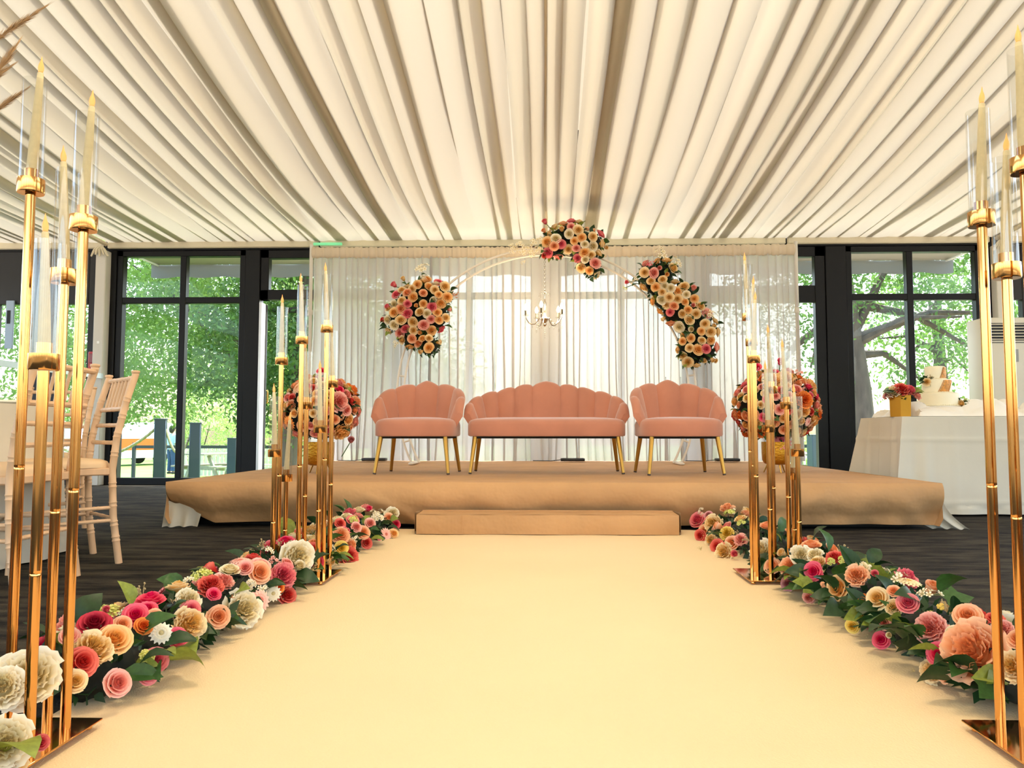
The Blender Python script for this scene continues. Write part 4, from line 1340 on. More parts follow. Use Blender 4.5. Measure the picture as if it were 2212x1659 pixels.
for k, (a, lab) in enumerate(((-0.30, 'nearest the standing candle poles'), (0.45, 'beside the chair with its back to the window'), (-1.0, 'at the left picture edge'))):
    px, py = TCX + 0.62 * math.cos(a), TCY + 0.62 * math.sin(a)
    p = thing('dinner_plate', 'white dinner plate on the round table ' + lab, 'plate', (px, py, 0.7545), 0, 'plates on the guest table')
    MB().lathe([(0, 0.0), (0.08, 0.0), (0.10, 0.006), (0.152, 0.018), (0.153, 0.021), (0.10, 0.010), (0.08, 0.006), (0, 0.006)], 32).build('dish', CHINA, p)
    nk = MB().box((0, 0, 0.013), (0.16, 0.10, 0.026), bevel=0.008, seg=2).build('folded_napkin', NAPK)
    nk.location = (px, py, 0.7605); nk.rotation_euler = (0, 0, a + 0.3)
    tag(nk, 'ivory napkin on the plate ' + lab, 'napkin', 'napkins on the guest table')

# ---- limewashed chiavari chairs
def knob_path(P, r, rings, n=10):
    """tube along P with little turned double rings at the given fractions"""
    P = [Vector(p) for p in P]
    seg = [0]
    for i in range(1, len(P)):
        seg.append(seg[-1] + (P[i] - P[i - 1]).length)
    tot = seg[-1]
    def pt(f):
        d = f * tot
        for i in range(1, len(P)):
            if d <= seg[i] or i == len(P) - 1:
                k = (d - seg[i - 1]) / max(1e-6, seg[i] - seg[i - 1])
                return P[i - 1].lerp(P[i], k)
    fr = {0.0: r, 1.0: r}
    for i in range(1, len(P) - 1):
        fr[seg[i] / tot] = r
    w_ = 0.0045 / tot
    for q in rings:
        for c in (q - 2 * w_, q + 2 * w_):
            fr[c - w_ * 1.2] = r; fr[c] = r * 1.14; fr[c + w_ * 1.2] = r
    ks = sorted(k for k in fr if 0 <= k <= 1)
    return [pt(k) for k in ks], [fr[k] for k in ks]
def chiavari(label, loc, rz):
    t = thing('chiavari_chair', label, 'chair', loc, rz, 'limewashed banquet chairs')
    for s in (-1, 1):
        P = [(s * 0.203, 0.225, 0), (s * 0.198, 0.195, 0.22), (s * 0.196, 0.185, 0.44), (s * 0.198, 0.200, 0.60), (s * 0.203, 0.235, 0.77), (s * 0.206, 0.272, 0.90)]
        a, r = knob_path(P, 0.0165, (0.13, 0.21, 0.31, 0.41, 0.57, 0.67, 0.77, 0.86))
        b = MB().tube(a, r, 12)
        top = Vector(P[-1])
        b.lathe([(0.0165, -0.004), (0.0155, 0.004), (0.0195, 0.009), (0.0205, 0.014), (0.018, 0.019), (0.0, 0.022)], 12, top)
        b.build('back_post', LIMEWOOD, t)
        P = [(s * 0.20, -0.215, 0), (s * 0.193, -0.19, 0.435)]
        a, r = knob_path(P, 0.0165, (0.30, 0.50, 0.72))
        MB().tube(a, r, 12).build('front_leg', LIMEWOOD, t)
        for z in (0.20, 0.26):
            a, r = knob_path([(s * 0.196, -0.20, z), (s * 0.199, 0.20, z + 0.005)], 0.0088, (0.2, 0.5, 0.8), 8)
            MB().tube(a, r, 8).build('side_stretcher', LIMEWOOD, t)
    for (y, z) in ((-0.203, 0.23), (0.205, 0.21)):
        a, r = knob_path([(-0.185, y, z), (0.185, y, z)], 0.0088, (0.2, 0.5, 0.8), 8)
        MB().tube(a, r, 8).build('cross_stretcher', LIMEWOOD, t)
    b = MB()
    b.box((0, -0.195, 0.435), (0.40, 0.034, 0.036), bevel=0.006); b.box((0, 0.185, 0.435), (0.40, 0.034, 0.036), bevel=0.006)
    for s in (-1, 1):
        b.box((s * 0.187, -0.005, 0.435), (0.032, 0.38, 0.036), bevel=0.006)
    b.build('seat_frame', LIMEWOOD, t)
    b = MB()
    lv = [(0.0, 0.453), (0.0, 0.47), (0.008, 0.482), (0.03, 0.491), (0.09, 0.496)]
    n = 40; vs, fs = [], []
    for (ins, z) in lv:
        for j in range(n):
            an = 2 * PI * j / n
            e = 0.42
            vs.append(((0.205 - ins) * abs(math.cos(an)) ** e * (1 if math.cos(an) >= 0 else -1), (0.205 - ins) * abs(math.sin(an)) ** e * (1 if math.sin(an) >= 0 else -1) - 0.01, z))
    for i in range(len(lv) - 1):
        for j in range(n):
            fs.append((i * n + j, i * n + (j + 1) % n, (i + 1) * n + (j + 1) % n, (i + 1) * n + j))
    fs += [tuple((len(lv) - 1) * n + j for j in range(n)), tuple(reversed(range(n)))]
    b.add(vs, fs, True)
    b.build('seat_cushion', CUSHION, t)
    def back_y(z):
        return 0.185 + max(0, z - 0.44) * 0.06 + max(0, z - 0.52) * 0.17
    for z, rad in ((0.885, 0.0115), (0.735, 0.0115), (0.655, 0.010), (0.57, 0.010)):
        a, r = knob_path([(-0.198, back_y(z), z), (0.198, back_y(z), z)], rad, (0.18, 0.5, 0.82), 8)
        MB().tube(a, r, 8).build('back_rail', LIMEWOOD, t)
    for k in range(6):
        x = -0.13 + 0.26 * k / 5
        a, r = knob_path([(x, back_y(0.735), 0.735), (x, back_y(0.885), 0.885)], 0.0075, (0.25, 0.75), 8)
        MB().tube(a, r, 8).build('spindle', LIMEWOOD, t)
    return t
chiavari('limewashed chair partly hidden behind the near left gold candle poles', (-2.25, 3.10, 0), math.radians(-88))
chiavari('limewashed chair standing alone in front of the left window', (-2.335, 3.62, 0), math.radians(-44))
chiavari('limewashed chair across the round table at the far left edge', (-3.19, 4.72, 0), math.radians(3))

# ---- pampas grass in a tall vase on the guest table
pv = thing('pampas_vase', 'tall gold vase of pampas grass plumes reaching in at the upper left', 'vase', (TCX, TCY, 0.7545))
MB().lathe([(0, 0), (0.09, 0.0), (0.10, 0.012), (0.03, 0.05), (0.022, 0.3), (0.022, 0.8), (0.04, 0.95), (0.075, 1.02), (0.07, 1.02), (0.03, 0.96), (0, 0.93)], 24).build('vase_body', GOLD, pv)
PAMP = mat('pampas_beige', (196, 164, 122), 0.95, noise=(30, 0.15))
def plume(root, p0, p1, seed, fat):
    rnd = random.Random(seed)
    base = Vector(pv.location)
    a, c, e = Vector(root), Vector(p0) - base, Vector(p1) - base
    st = MB().tube([a, a.lerp(c, 0.5) + Vector((0, 0, 0.08)), c], 0.003, 5).build('stem', PAMP, pv)
    b = MB()
    d = (e - c)
    side = d.cross(Vector((0, 1, 0))).normalized()
    for k in range(420):
        f = rnd.random() ** 0.8
        q = c.lerp(e, f)
        ang = rnd.uniform(0, 2 * PI)
        wd = fat * math.sin(min(1, f * 1.08 + 0.06) * PI) ** 0.7 + 0.004
        out = (side * math.cos(ang) + d.normalized().cross(side) * math.sin(ang)) * wd
        tip = q + out + d.normalized() * rnd.uniform(0.03, 0.09)
        wv = d.normalized().cross(out).normalized() * 0.0016
        b.add([q - wv, q + wv, tip], [(0, 1, 2)])
    o = b.build('plume', PAMP, pv)
    o['kind'] = 'stuff'
for k, (p0, p1, fat) in enumerate((((-40, 105, 3.3), (86, 22, 3.3), 0.020), ((-30, 190, 3.2), (28, 108, 3.2), 0.022), ((-45, 262, 3.25), (40, 204, 3.25), 0.016), ((-70, 210, 3.4), (14, 150, 3.4), 0.018))):
    plume((0, 0, 1.0), at_y(*p0), at_y(*p1), 60 + k, fat)

# ================================================================== CAKE TABLE ON THE RIGHT
KX0, KX1, KY0, KY1, KH = 2.66, 4.35, 5.84, 6.60, 0.735
kt = thing('cake_table', 'rectangular table under a long white cloth beside the stage', 'table', ((KX0 + KX1) / 2, (KY0 + KY1) / 2, 0))
kw, kd = KX1 - KX0, KY1 - KY0
MB().box((0, 0, KH - 0.02), (kw - 0.02, kd - 0.02, 0.03)).build('table_top', LIMEWOOD, kt)
for sx in (-1, 1):
    for sy in (-1, 1):
        MB().tube([(sx * (kw / 2 - 0.1), sy * (kd / 2 - 0.1), 0), (sx * (kw / 2 - 0.1), sy * (kd / 2 - 0.1), KH - 0.035)], 0.016, 8).build('leg', MATS['steel_leg'], kt)
per = []
NW = 64
cs = [(-kw / 2, -kd / 2), (kw / 2, -kd / 2), (kw / 2, kd / 2), (-kw / 2, kd / 2)]
for i in range(4):
    a, c = cs[i], cs[(i + 1) % 4]
    for j in range(NW):
        f = j / NW
        per.append((a[0] + (c[0] - a[0]) * f, a[1] + (c[1] - a[1]) * f, f, i))
def rect_cloth(u, v):
    k = int(round(u * len(per))) % len(per)
    x, y, f, side = per[k]
    corner = max(0, 1 - min(f, 1 - f) * (kw if side % 2 == 0 else kd) / 0.20)           # 1 at a corner
    nx, ny = ((0, -1), (1, 0), (0, 1), (-1, 0))[side]
    if corner > 0:
        cc = Vector((x, y)).normalized()
        m_ = Vector((nx, ny)) * (1 - corner) + Vector((math.copysign(0.72, x), math.copysign(0.72, y))) * corner
        nx, ny = m_.x, m_.y
    w_ = 0.007 * math.sin(f * 11 + side) + 0.012 * math.sin(f * 5.3 + 2 * side)
    pleat = 0.03 * math.sin(min(1, corner) * PI * 2.5) * v
    off = v * (0.018 + 0.12 * corner ** 1.6) + w_ * v + pleat * 1.3
    for vc in (0.24, 0.88):                                    # pressed fold lines
        off += 0.006 * max(0, 1 - abs(v - vc) / 0.03)
    for fc in (0.22, 0.5, 0.78):
        off += 0.006 * v ** 0.3 * max(0, 1 - abs(f - fc) / 0.02)
    z = KH + 0.004 - v * (KH - 0.012 - 0.02 * corner)
    if v > 0.93:
        off += 0.012 * math.sin(f * 30)
    return (x + nx * off, y + ny * off, z)
b = MB()
b.grid(rect_cloth, len(per), 50, closeu=True)
b.grid(lambda u, v: ((u - 0.5) * kw, (v - 0.5) * kd, KH + 0.004), 2, 2)
kc = tag(b.build('tablecloth', CLOTH), 'long white cloth hanging over the cake table on the right', 'tablecloth')
kc.location = kt.location
# crumpled swag of white cloth around the cake
b = MB()
def swag(u, v):
    x = KX0 + 0.04 + (KX1 - KX0 - 0.1) * u
    y = 5.93 + 0.56 * v
    r_ = abs(math.sin(x * 7.3 + 2.2 * math.sin(y * 6) + 0.8)) ** 0.6
    r2 = abs(math.sin(x * 4.1 - y * 9 + 1.9 * math.sin(x * 5))) ** 0.7
    edge = min(1, u * 9, (1 - u) * 9, v * 4, (1 - v) * 4)
    r3 = abs(math.sin(x * 19 + y * 12 + 2.4 * math.sin(y * 15 + x * 6)))
    h = (0.022 + 0.060 * r_ * r2 + 0.034 * r2 + 0.030 * r3) * max(0, edge) ** 0.6
    dv = math.hypot((x - 2.70) / 0.16, (y - 6.02) / 0.14)
    if dv < 1.0: h *= 0.02
    dc = math.hypot((x - 3.14) / 0.24, (y - 6.25) / 0.22)
    if dc < 1.0: h = min(h, 0.075)
    return (x, y, KH + 0.008 + h)
b.grid(swag, 110, 36)
tag(b.build('swag_cloth', mat('white_satin', (232, 226, 214), 0.45, sheen=0.2)), 'crumpled white satin cloth heaped around the cake', 'cloth')
# cake
FOND = mat('ivory_fondant', (236, 228, 200), 0.55, noise=(20, 0.02))
ck = thing('wedding_cake', 'three tier ivory cake with a gold lace band on the right table', 'cake', (3.135, 6.25, KH + 0.085))
MB().lathe([(0, 0), (0.165, 0), (0.168, 0.008), (0, 0.010)], 36).build('cake_board', CHINA, ck)
tiers = ((0.150, 0.01, 0.105, 0.0), (0.108, 0.115, 0.108, -0.008), (0.076, 0.223, 0.105, -0.018))
for k, (r, z, h, dx) in enumerate(tiers):
    MB().lathe([(0, z), (r, z), (r, z + h - 0.012), (r - 0.004, z + h - 0.004), (r - 0.014, z + h), (0, z + h)], 40, (dx, 0, 0)).build('cake_tier', FOND, ck)
    bd_ = MB()
    for j in range(60):
        a = 2 * PI * j / 60
        bd_.sphere((dx + (r + 0.002) * math.cos(a), (r + 0.002) * math.sin(a), z + 0.004), 0.005, 5, 4)
    bd_.build('pearl_border', FOND, ck)
LACE = mat('gold_lace', (204, 140, 66), 0.5, 0.3, noise=(60, 0.35), bump=(90, 0.5))
for k in (1, 2):
    r, z, h, dx = tiers[k]
    b = MB()
    c0 = -PI / 2 + (0.0 if k == 1 else 0.45)
    b.grid(lambda u, v: (dx + (r + 0.003) * math.cos(c0 + (u - 0.5) * (0.62 if k == 1 else 0.75) + v * 0.42), (r + 0.003) * math.sin(c0 + (u - 0.5) * (0.62 if k == 1 else 0.75) + v * 0.42), z + 0.004 + (h - 0.014) * v), 10, 8)
    b.build('lace_band', LACE, ck)
    b = MB()
    for j in range(16):
        v = (j + 0.5) / 16
        for u in (-0.1, 1.1):
            a = c0 + (u - 0.5) * (0.62 if k == 1 else 0.75) + v * 0.42
            b.sphere((dx + (r + 0.002) * math.cos(a), (r + 0.002) * math.sin(a), z + 0.004 + (h - 0.014) * v), 0.0035, 5, 4)
    b.build('lace_beads', LACE, ck)
rk = random.Random(77)
for (dx, dy, dz) in ((-0.112, -0.055, 0.20), (0.125, -0.10, 0.025)):
    p = Vector((dx, dy, dz))
    bloom(ck, 'rose', 'cream', p, (dx, -0.25, 0.05), 0.034, rk)
    for k in range(9):
        a = rk.uniform(0, 6.28)
        leaf(ck, p + Vector((0.012 * math.cos(a), 0.012, 0.012 * math.sin(a))), (math.cos(a), -0.4, math.sin(a)), rk.uniform(0.045, 0.065), rk, mi=rk.choice((0, 1, 3)))
    bloom(ck, 'berry', 'ivory', p + Vector((0.02, 0, 0.02)), (0.3, -0.5, 0.8), 0.035, rk)
# gold hexagonal vase with peonies
hv = thing('hexagonal_vase', 'gold six sided vase at the left end of the cake table', 'vase', (2.72, 6.0, KH + 0.0045), math.radians(8))
MB().lathe([(0, 0), (0.082, 0), (0.086, 0.165), (0.079, 0.165), (0.076, 0.02), (0, 0.02)], 6, smooth=False).build('vase_body', mat('matt_gold', (180, 128, 40), 0.4, 0.85), hv)
fb = thing('vase_bouquet', 'small bouquet of coral and pink peonies in the gold six sided vase', 'flowers', (2.72, 6.0, KH + 0.165))
foliage_core('foliage_core', fb, [((0, 0, 0.0), (0.06, 0.06, 0.03))], rk)
for (dx, dy, dz, kind, col, s) in ((-0.012, -0.05, 0.045, 'peony', 'coral', 0.052), (0.055, -0.045, 0.04, 'peony', 'pink', 0.045), (-0.065, -0.03, 0.03, 'peony2', 'white', 0.045), (0.03, 0.02, 0.07, 'rose', 'coral', 0.045), (-0.10, -0.02, 0.0, 'rose', 'mauve', 0.036), (0.105, -0.04, 0.0, 'peony', 'blush', 0.036), (-0.03, 0.05, 0.06, 'rose', 'mauve', 0.04), (0.08, 0.03, 0.05, 'rose', 'pink', 0.04)):
    bloom(fb, kind, col, (dx, dy, dz), (dx * 6, dy * 5 - 0.4, 0.7), s, rk)
for (a, mi, s) in ((PI, 3, 0.10), (PI + 0.25, 3, 0.09), (-0.05, 2, 0.11), (0.15, 1, 0.10), (-0.3, 2, 0.10), (PI - 0.4, 0, 0.09)):
    leaf(fb, (0.06 * math.cos(a), -0.03, 0.015), (math.cos(a), -0.2, 0.25 * math.sin(a) + 0.1), s, rk, mi=mi)

# ================================================================== AIR CONDITIONER, LIGHTS, WALL ITEMS
ACW = mat('cream_appliance', (214, 208, 190), 0.45)
ac = thing('air_conditioner', 'tall cream floor standing air conditioner behind the cake table', 'air conditioner', (4.52, 7.66, 0))
MB().box((0, 0, 0.87), (0.60, 0.30, 1.72), bevel=0.014, seg=2).build('cabinet', ACW, ac)
MB().box((0, -0.148, 1.59), (0.50, 0.012, 0.17)).build('grille_recess', DARK, ac)
for k in range(6):
    o = MB().box((0, -0.158, 1.517 + k * 0.029), (0.50, 0.016, 0.0075), rot=Matrix.Rotation(0.5, 3, 'X')).build('louvre', ACW, ac)
MB().box((0, -0.151, 1.485), (0.56, 0.006, 0.006)).build('panel_line', DARK, ac)
MB().box((0.0, -0.152, 1.36), (0.05, 0.006, 0.12), bevel=0.002).build('control_panel', mat('grey_plastic', (150, 150, 146), 0.4), ac)
MB().box((0, 0, 0.0125), (0.56, 0.26, 0.025)).build('plinth', DARK, ac)

BLK = mat('black_plastic', (14, 14, 16), 0.35)
for (px, lab, wd) in ((808, 'behind the left armchair', 0.26), (1237, 'behind the sofa', 0.26), (1572, 'behind the right armchair', 0.25)):
    p = at_y(px, 995, 8.34)
    l_ = thing('uplight', 'flat black floor uplight at the foot of the drape ' + lab, 'light', (p.x, 8.36, ST + 0.004), 0, 'floor uplights')
    MB().box((0, 0, 0.022), (wd, 0.12, 0.030), bevel=0.006, seg=2).build('housing', BLK, l_)
    MB().box((0, 0.0, 0.0385), (wd - 0.03, 0.09, 0.003)).build('lens', mat('dark_lens', (70, 72, 78), 0.1), l_)
    MB().tube([(-wd / 2, 0.02, 0.02), (-wd / 2 - 0.10, 0.05, 0.006), (-wd / 2 - 0.3, 0.12, 0.006)], 0.004, 6).build('power_cable', BLK, l_)

RED = mat('red_plastic', (176, 18, 22), 0.35)
cp = thing('fire_call_point', 'red fire alarm call point on the dark wall by the left column', 'alarm', (-5.395, 8.985, 1.37))
MB().box((0, 0, 0.105), (0.125, 0.05, 0.21), bevel=0.008).build('housing', RED, cp)
MB().box((0, -0.028, 0.13), (0.085, 0.012, 0.11), bevel=0.004).build('cover', mat('dark_red_cover', (130, 8, 14), 0.2), cp)
nb = thing('wall_notice', 'pale blue notice panel on the dark wall at the far left', 'notice', (-6.44, 8.985, 1.62))
MB().box((0, 0, 0.29), (0.10, 0.02, 0.58), bevel=0.004).build('panel', mat('pale_blue_panel', (150, 170, 190), 0.5), nb)
MB().box((-0.01, -0.012, 0.38), (0.04, 0.006, 0.16)).build('sign_plate', DARK, nb)
ex = tag(MB().box((0, 0, 0), (0.34, 0.03, 0.03), bevel=0.004).build('exit_light', mat('green_exit_light', (120, 200, 150), 0.4, emit=((120, 230, 160), 0.35))), 'thin green emergency light strip above the left end of the drape', 'light')
ex.location = at_y(708, 527, 8.9)
# two unseen chandeliers added above and behind the camera for warm aisle light
for (x, y, zc, pw, lab) in ((0.0, 2.9, 3.30, 130.0, 'hanging over the middle of the runner'), (0.0, -0.7, 3.15, 120.0, 'hanging at the rear of the room')):
    chandelier('unseen added crystal chandelier ' + lab, (x, y, zc), pw, roof_z(y) - zc - 0.02, None, 0.195)

# ================================================================== THE GARDEN
def ground_z(Y):
    if Y < 10.4: return -0.06
    if Y < 20: return -0.06 - 0.64 * (Y - 10.4) / 9.6
    if Y < 30: return -0.70 - 0.25 * (Y - 20) / 10
    return -0.95
GRASS = mat('lawn_grass', (104, 140, 52), 0.95, noise=(1.3, 0.35), bump=(40, 0.6))
b = MB()
b.grid(lambda u, v: (-70 + 140 * u, (9.15 + 85 * v ** 1.6), ground_z(9.15 + 85 * v ** 1.6) - 0.02), 8, 40)
struct(b.build('lawn', GRASS))
b = MB()
b.grid(lambda u, v: (-70 + 140 * u, -60 + 69.1 * v, -0.11), 4, 4)
struct(b.build('forecourt', mat('pale_paving', (170, 162, 148), 0.9, noise=(2, 0.1))))
b = MB()
b.grid(lambda u, v: (-40 + 80 * u, 22.2 + 1.6 * v, ground_z(22.2 + 1.6 * v) + 0.01), 20, 4)
struct(b.build('path', mat('concrete_path', (200, 196, 186), 0.9, noise=(3, 0.08))))

b = MB()
b.grid(lambda u, v: (-2.7 + 12 * u, 9.15 + 5.2 * v, ground_z(9.15 + 5.2 * v) + 0.004), 6, 12)
struct(b.build('bounce_patio', mat('bounce_slabs', (186, 178, 166), 0.9, noise=(2, 0.1))))  # paving added so light bounced onto the drape stays neutral

# canopies put in outside for the likely reflection of the eave
EAVE_REFL = mat('beige_eave_reflection', (150, 142, 126), 0.85)
for (x0, x1, lab) in ((-5.3, -0.05, 'left'), (0.05, 5.3, 'right')):
    t = thing('eave_reflection', 'pale canopy standing in for the eave reflected in the %s windows' % lab, 'eave_reflection', ((x0 + x1) / 2, 9.2, 2.72), 0, 'reflected eave canopies')
    wd = x1 - x0
    MB().grid(lambda u, v: ((u - 0.5) * wd, 0.0 + 0.85 * v, 0.44 - 0.30 * v - 0.03 * math.sin(v * PI)), 30, 6).build('canopy', EAVE_REFL, t)
    MB().grid(lambda u, v: ((u - 0.5) * wd, 0.85 + 0.01 * math.sin(u * 40), 0.14 - (0.17 + 0.012 * math.sin(u * 60)) * v), 60, 3).build('valance', EAVE_REFL, t)
    for x in (-wd / 2 + 0.1, 0, wd / 2 - 0.1):
        MB().tube([(x, -0.05, 0.12), (x, 0.84, 0.13)], 0.014, 8).build('arm', WHITEPAINT, t)

# ---- rope fence on square posts
POSTM = mat('slate_grey_post', (62, 74, 92), 0.4)
ROPE = mat('natural_rope', (196, 184, 156), 0.9)
posts = []
for (px, Y, wd, h, lab) in ((345, 11.0, 0.155, 0.93, 'nearest the left column'), (420.5, 11.35, 0.15, 0.90, 'right of the window mullion'), (500, 16.5, 0.18, 0.98, 'beside the left picnic bench'), (1758, 16.0, 0.19, 1.02, 'seen past the right flower ball')):
    zb = ground_z(Y)
    p = at_y(px, 1000, Y)
    t = thing('fence_post', 'square slate grey post in the garden ' + lab, 'post', (p.x, Y, zb), math.radians(20), 'garden posts')
    MB().box((0, 0, h / 2 - 0.02), (wd, wd, h), bevel=0.008).build('shaft', POSTM, t)
    MB().box((0, 0, h - 0.02), (wd + 0.012, wd + 0.012, 0.02), bevel=0.004).build('cap', POSTM, t)
    posts.append((p.x, Y, zb + h))
def rope(name, label, a, c, sag, r=0.022):
    a, c = Vector(a), Vector(c)
    b = MB()
    N = 60
    cen = [a.lerp(c, i / N) - Vector((0, 0, sag * 4 * (i / N) * (1 - i / N))) for i in range(N + 1)]
    for k in range(3):                                     # three laid strands
        b.tube([cen[i] + Vector((0, math.cos(i * 0.85 + k * 2.094) * r * 0.55, math.sin(i * 0.85 + k * 2.094) * r * 0.55)) for i in range(N + 1)], r * 0.62, 6)
    return tag(b.build(name, ROPE), label, 'rope', 'garden ropes')
rope('barrier_rope', 'thick rope sagging between the two slate posts outside', (posts[0][0] + 0.08, 11.0, posts[0][2] - 0.17), (posts[1][0] - 0.08, 11.35, posts[1][2] - 0.19), 0.30)
rope('barrier_rope', 'thick rope running left from the first slate post outside', (posts[0][0] - 0.08, 11.0, posts[0][2] - 0.16), (posts[0][0] - 1.6, 10.9, posts[0][2] - 0.30), 0.32)
# low dark rail fence further down the garden
FD = mat('dark_rail', (52, 56, 62), 0.6)
for (xa, xb, Y, lab) in ((-9.5, -2.6, 17.5, 'left'), (4.6, 9.0, 17.0, 'right')):
    t = thing('rail_fence', 'low dark rail fence across the %s side of the lawn' % lab, 'fence', (xa, Y, ground_z(Y)), 0, 'rail fences')
    n = int((xb - xa) / 1.3)
    for i in range(n + 1):
        MB().box((i * (xb - xa) / n, 0, 0.46), (0.07, 0.07, 0.92), bevel=0.006).build('fence_post', FD, t)
    for z in (0.82,):
        MB().box(((xb - xa) / 2, 0, z), (xb - xa, 0.035, 0.07)).build('rail', FD, t)
t = thing('picket_fence', 'pale picket fence at the far side of the lawn on the right', 'fence', (6.2, 24, ground_z(24)))
PICK = mat('weathered_white_wood', (214, 208, 196), 0.8, noise=(8, 0.08))
for i in range(46):
    MB().box((i * 0.115, 0, 0.42), (0.06, 0.022, 0.84)).build('picket', PICK, t)
for z in (0.2, 0.66):
    MB().box((2.6, 0.025, z), (5.3, 0.03, 0.07)).build('rail', PICK, t)
t = thing('timber_fence', 'pale timber fence behind the left picnic bench', 'fence', (-12.6, 26, ground_z(26)))
for i in range(40):
    MB().box((i * 0.14, 0, 0.5), (0.10, 0.02, 1.0)).build('board', PICK, t)
for z in (0.25, 0.8):
    MB().box((2.75, 0.03, z), (5.6, 0.04, 0.09)).build('rail', PICK, t)
# ---- picnic benches
WOODG = mat('weathered_grey_wood', (160, 152, 136), 0.85, noise=(14, 0.15), stretch=(0.2, 1, 1))
def picnic(label, loc, rz):
    t = thing('picnic_bench', label, 'picnic bench', loc, rz, 'picnic benches')
    for k in range(5):
        MB().box((0, -0.32 + 0.16 * k, 0.74), (1.7, 0.145, 0.04), bevel=0.004).build('top_plank', WOODG, t)
    for s in (-1, 1):
        for k in (0, 1):
            MB().box((0, s * (0.64 + 0.15 * k), 0.44), (1.7, 0.13, 0.04), bevel=0.004).build('seat_plank', WOODG, t)
    for x in (-0.6, 0.6):
        for s in (-1, 1):
            ang = math.atan2(0.42, 0.72)
            MB().box((x, s * 0.46, 0.36), (0.05, 0.10, 0.84), rot=Matrix.Rotation(s * ang, 3, 'X'), bevel=0.004).build('leg', WOODG, t)
        MB().box((x + 0.05, 0, 0.40), (0.045, 1.55, 0.10), bevel=0.004).build('cross_beam', WOODG, t)
    return t
picnic('weathered wooden picnic bench outside the left window', (-8.25, 19.4, ground_z(19.4)), math.radians(62))
picnic('weathered wooden picnic bench outside beyond the right flower ball', (6.3, 19.2, ground_z(19.2)), math.radians(70))
# ---- van and second vehicle
VW = mat('white_van_paint', (236, 236, 236), 0.3)
VO = mat('orange_van_panel', (226, 96, 28), 0.35)
TYRE = mat('tyre', (18, 18, 18), 0.8)
VG = mat('van_window', (50, 60, 70), 0.1)
TL = mat('tail_lamp', (170, 20, 16), 0.3)
def van(label, loc, rz, stripe, group):
    t = thing('van', label, 'van', loc, rz, group)
    prof = [(-2.3, 0.35), (-2.35, 0.9), (-2.25, 1.9), (-2.0, 2.05), (1.0, 2.05), (1.6, 1.55), (2.3, 1.25), (2.45, 0.9), (2.45, 0.35)]
    b = MB()
    vs = []
    for y, tuck in ((-0.95, 0), (0.95, 0)):
        for (x, z) in prof:
            vs.append((x, y * (0.93 if z > 1.6 else 1.0), z))
    n = len(prof)
    b.add(vs, [tuple(range(n)), tuple(reversed(range(n, 2 * n)))] + [(i, i + n, (i + 1) % n + n, (i + 1) % n) for i in range(n)])
    b.build('body', VW, t)
    for s in (-1, 1):
        MB().box((-0.2, s * 0.955, 1.0), (3.2, 0.02, 0.55)).build('side_panel', stripe, t)
        for x in (-1.5, 1.5):
            w_ = MB().lathe([(0, -0.1), (0.33, -0.1), (0.36, -0.06), (0.36, 0.06), (0.33, 0.1), (0, 0.1)], 20).build('wheel', TYRE, t)
            w_.location = (x, s * 0.86, 0.36); w_.rotation_euler = (PI / 2, 0, 0)
        MB().box((1.2, s * 0.90, 1.62), (0.6, 0.02, 0.35)).build('side_window', VG, t)
        MB().box((-2.33, s * 0.80, 1.1), (0.06, 0.14, 0.55)).build('tail_light', TL, t)
        MB().box((-2.335, s * 0.36, 1.0), (0.03, 0.62, 1.1)).build('rear_panel', stripe, t)
        MB().box((-2.31, s * 0.40, 1.72), (0.04, 0.60, 0.32)).build('rear_window', VG, t)
    MB().box((-2.4, 0, 0.42), (0.12, 1.85, 0.16), bevel=0.02).build('bumper', TYRE, t)
    return t
pv_ = at_y(292, 1000, 36.0)
van('white van with an orange rear panel parked beyond the lawn', (pv_.x - 1.0, 36.5, ground_z(36)), math.radians(-118), VO, None)
pv_ = at_y(160, 1000, 33.0)
van('white vehicle with a pink panel seen between the left chairs', (pv_.x - 2.2, 32.0, ground_z(32)), math.radians(-150), mat('pink_van_panel', (226, 30, 110), 0.4), None)
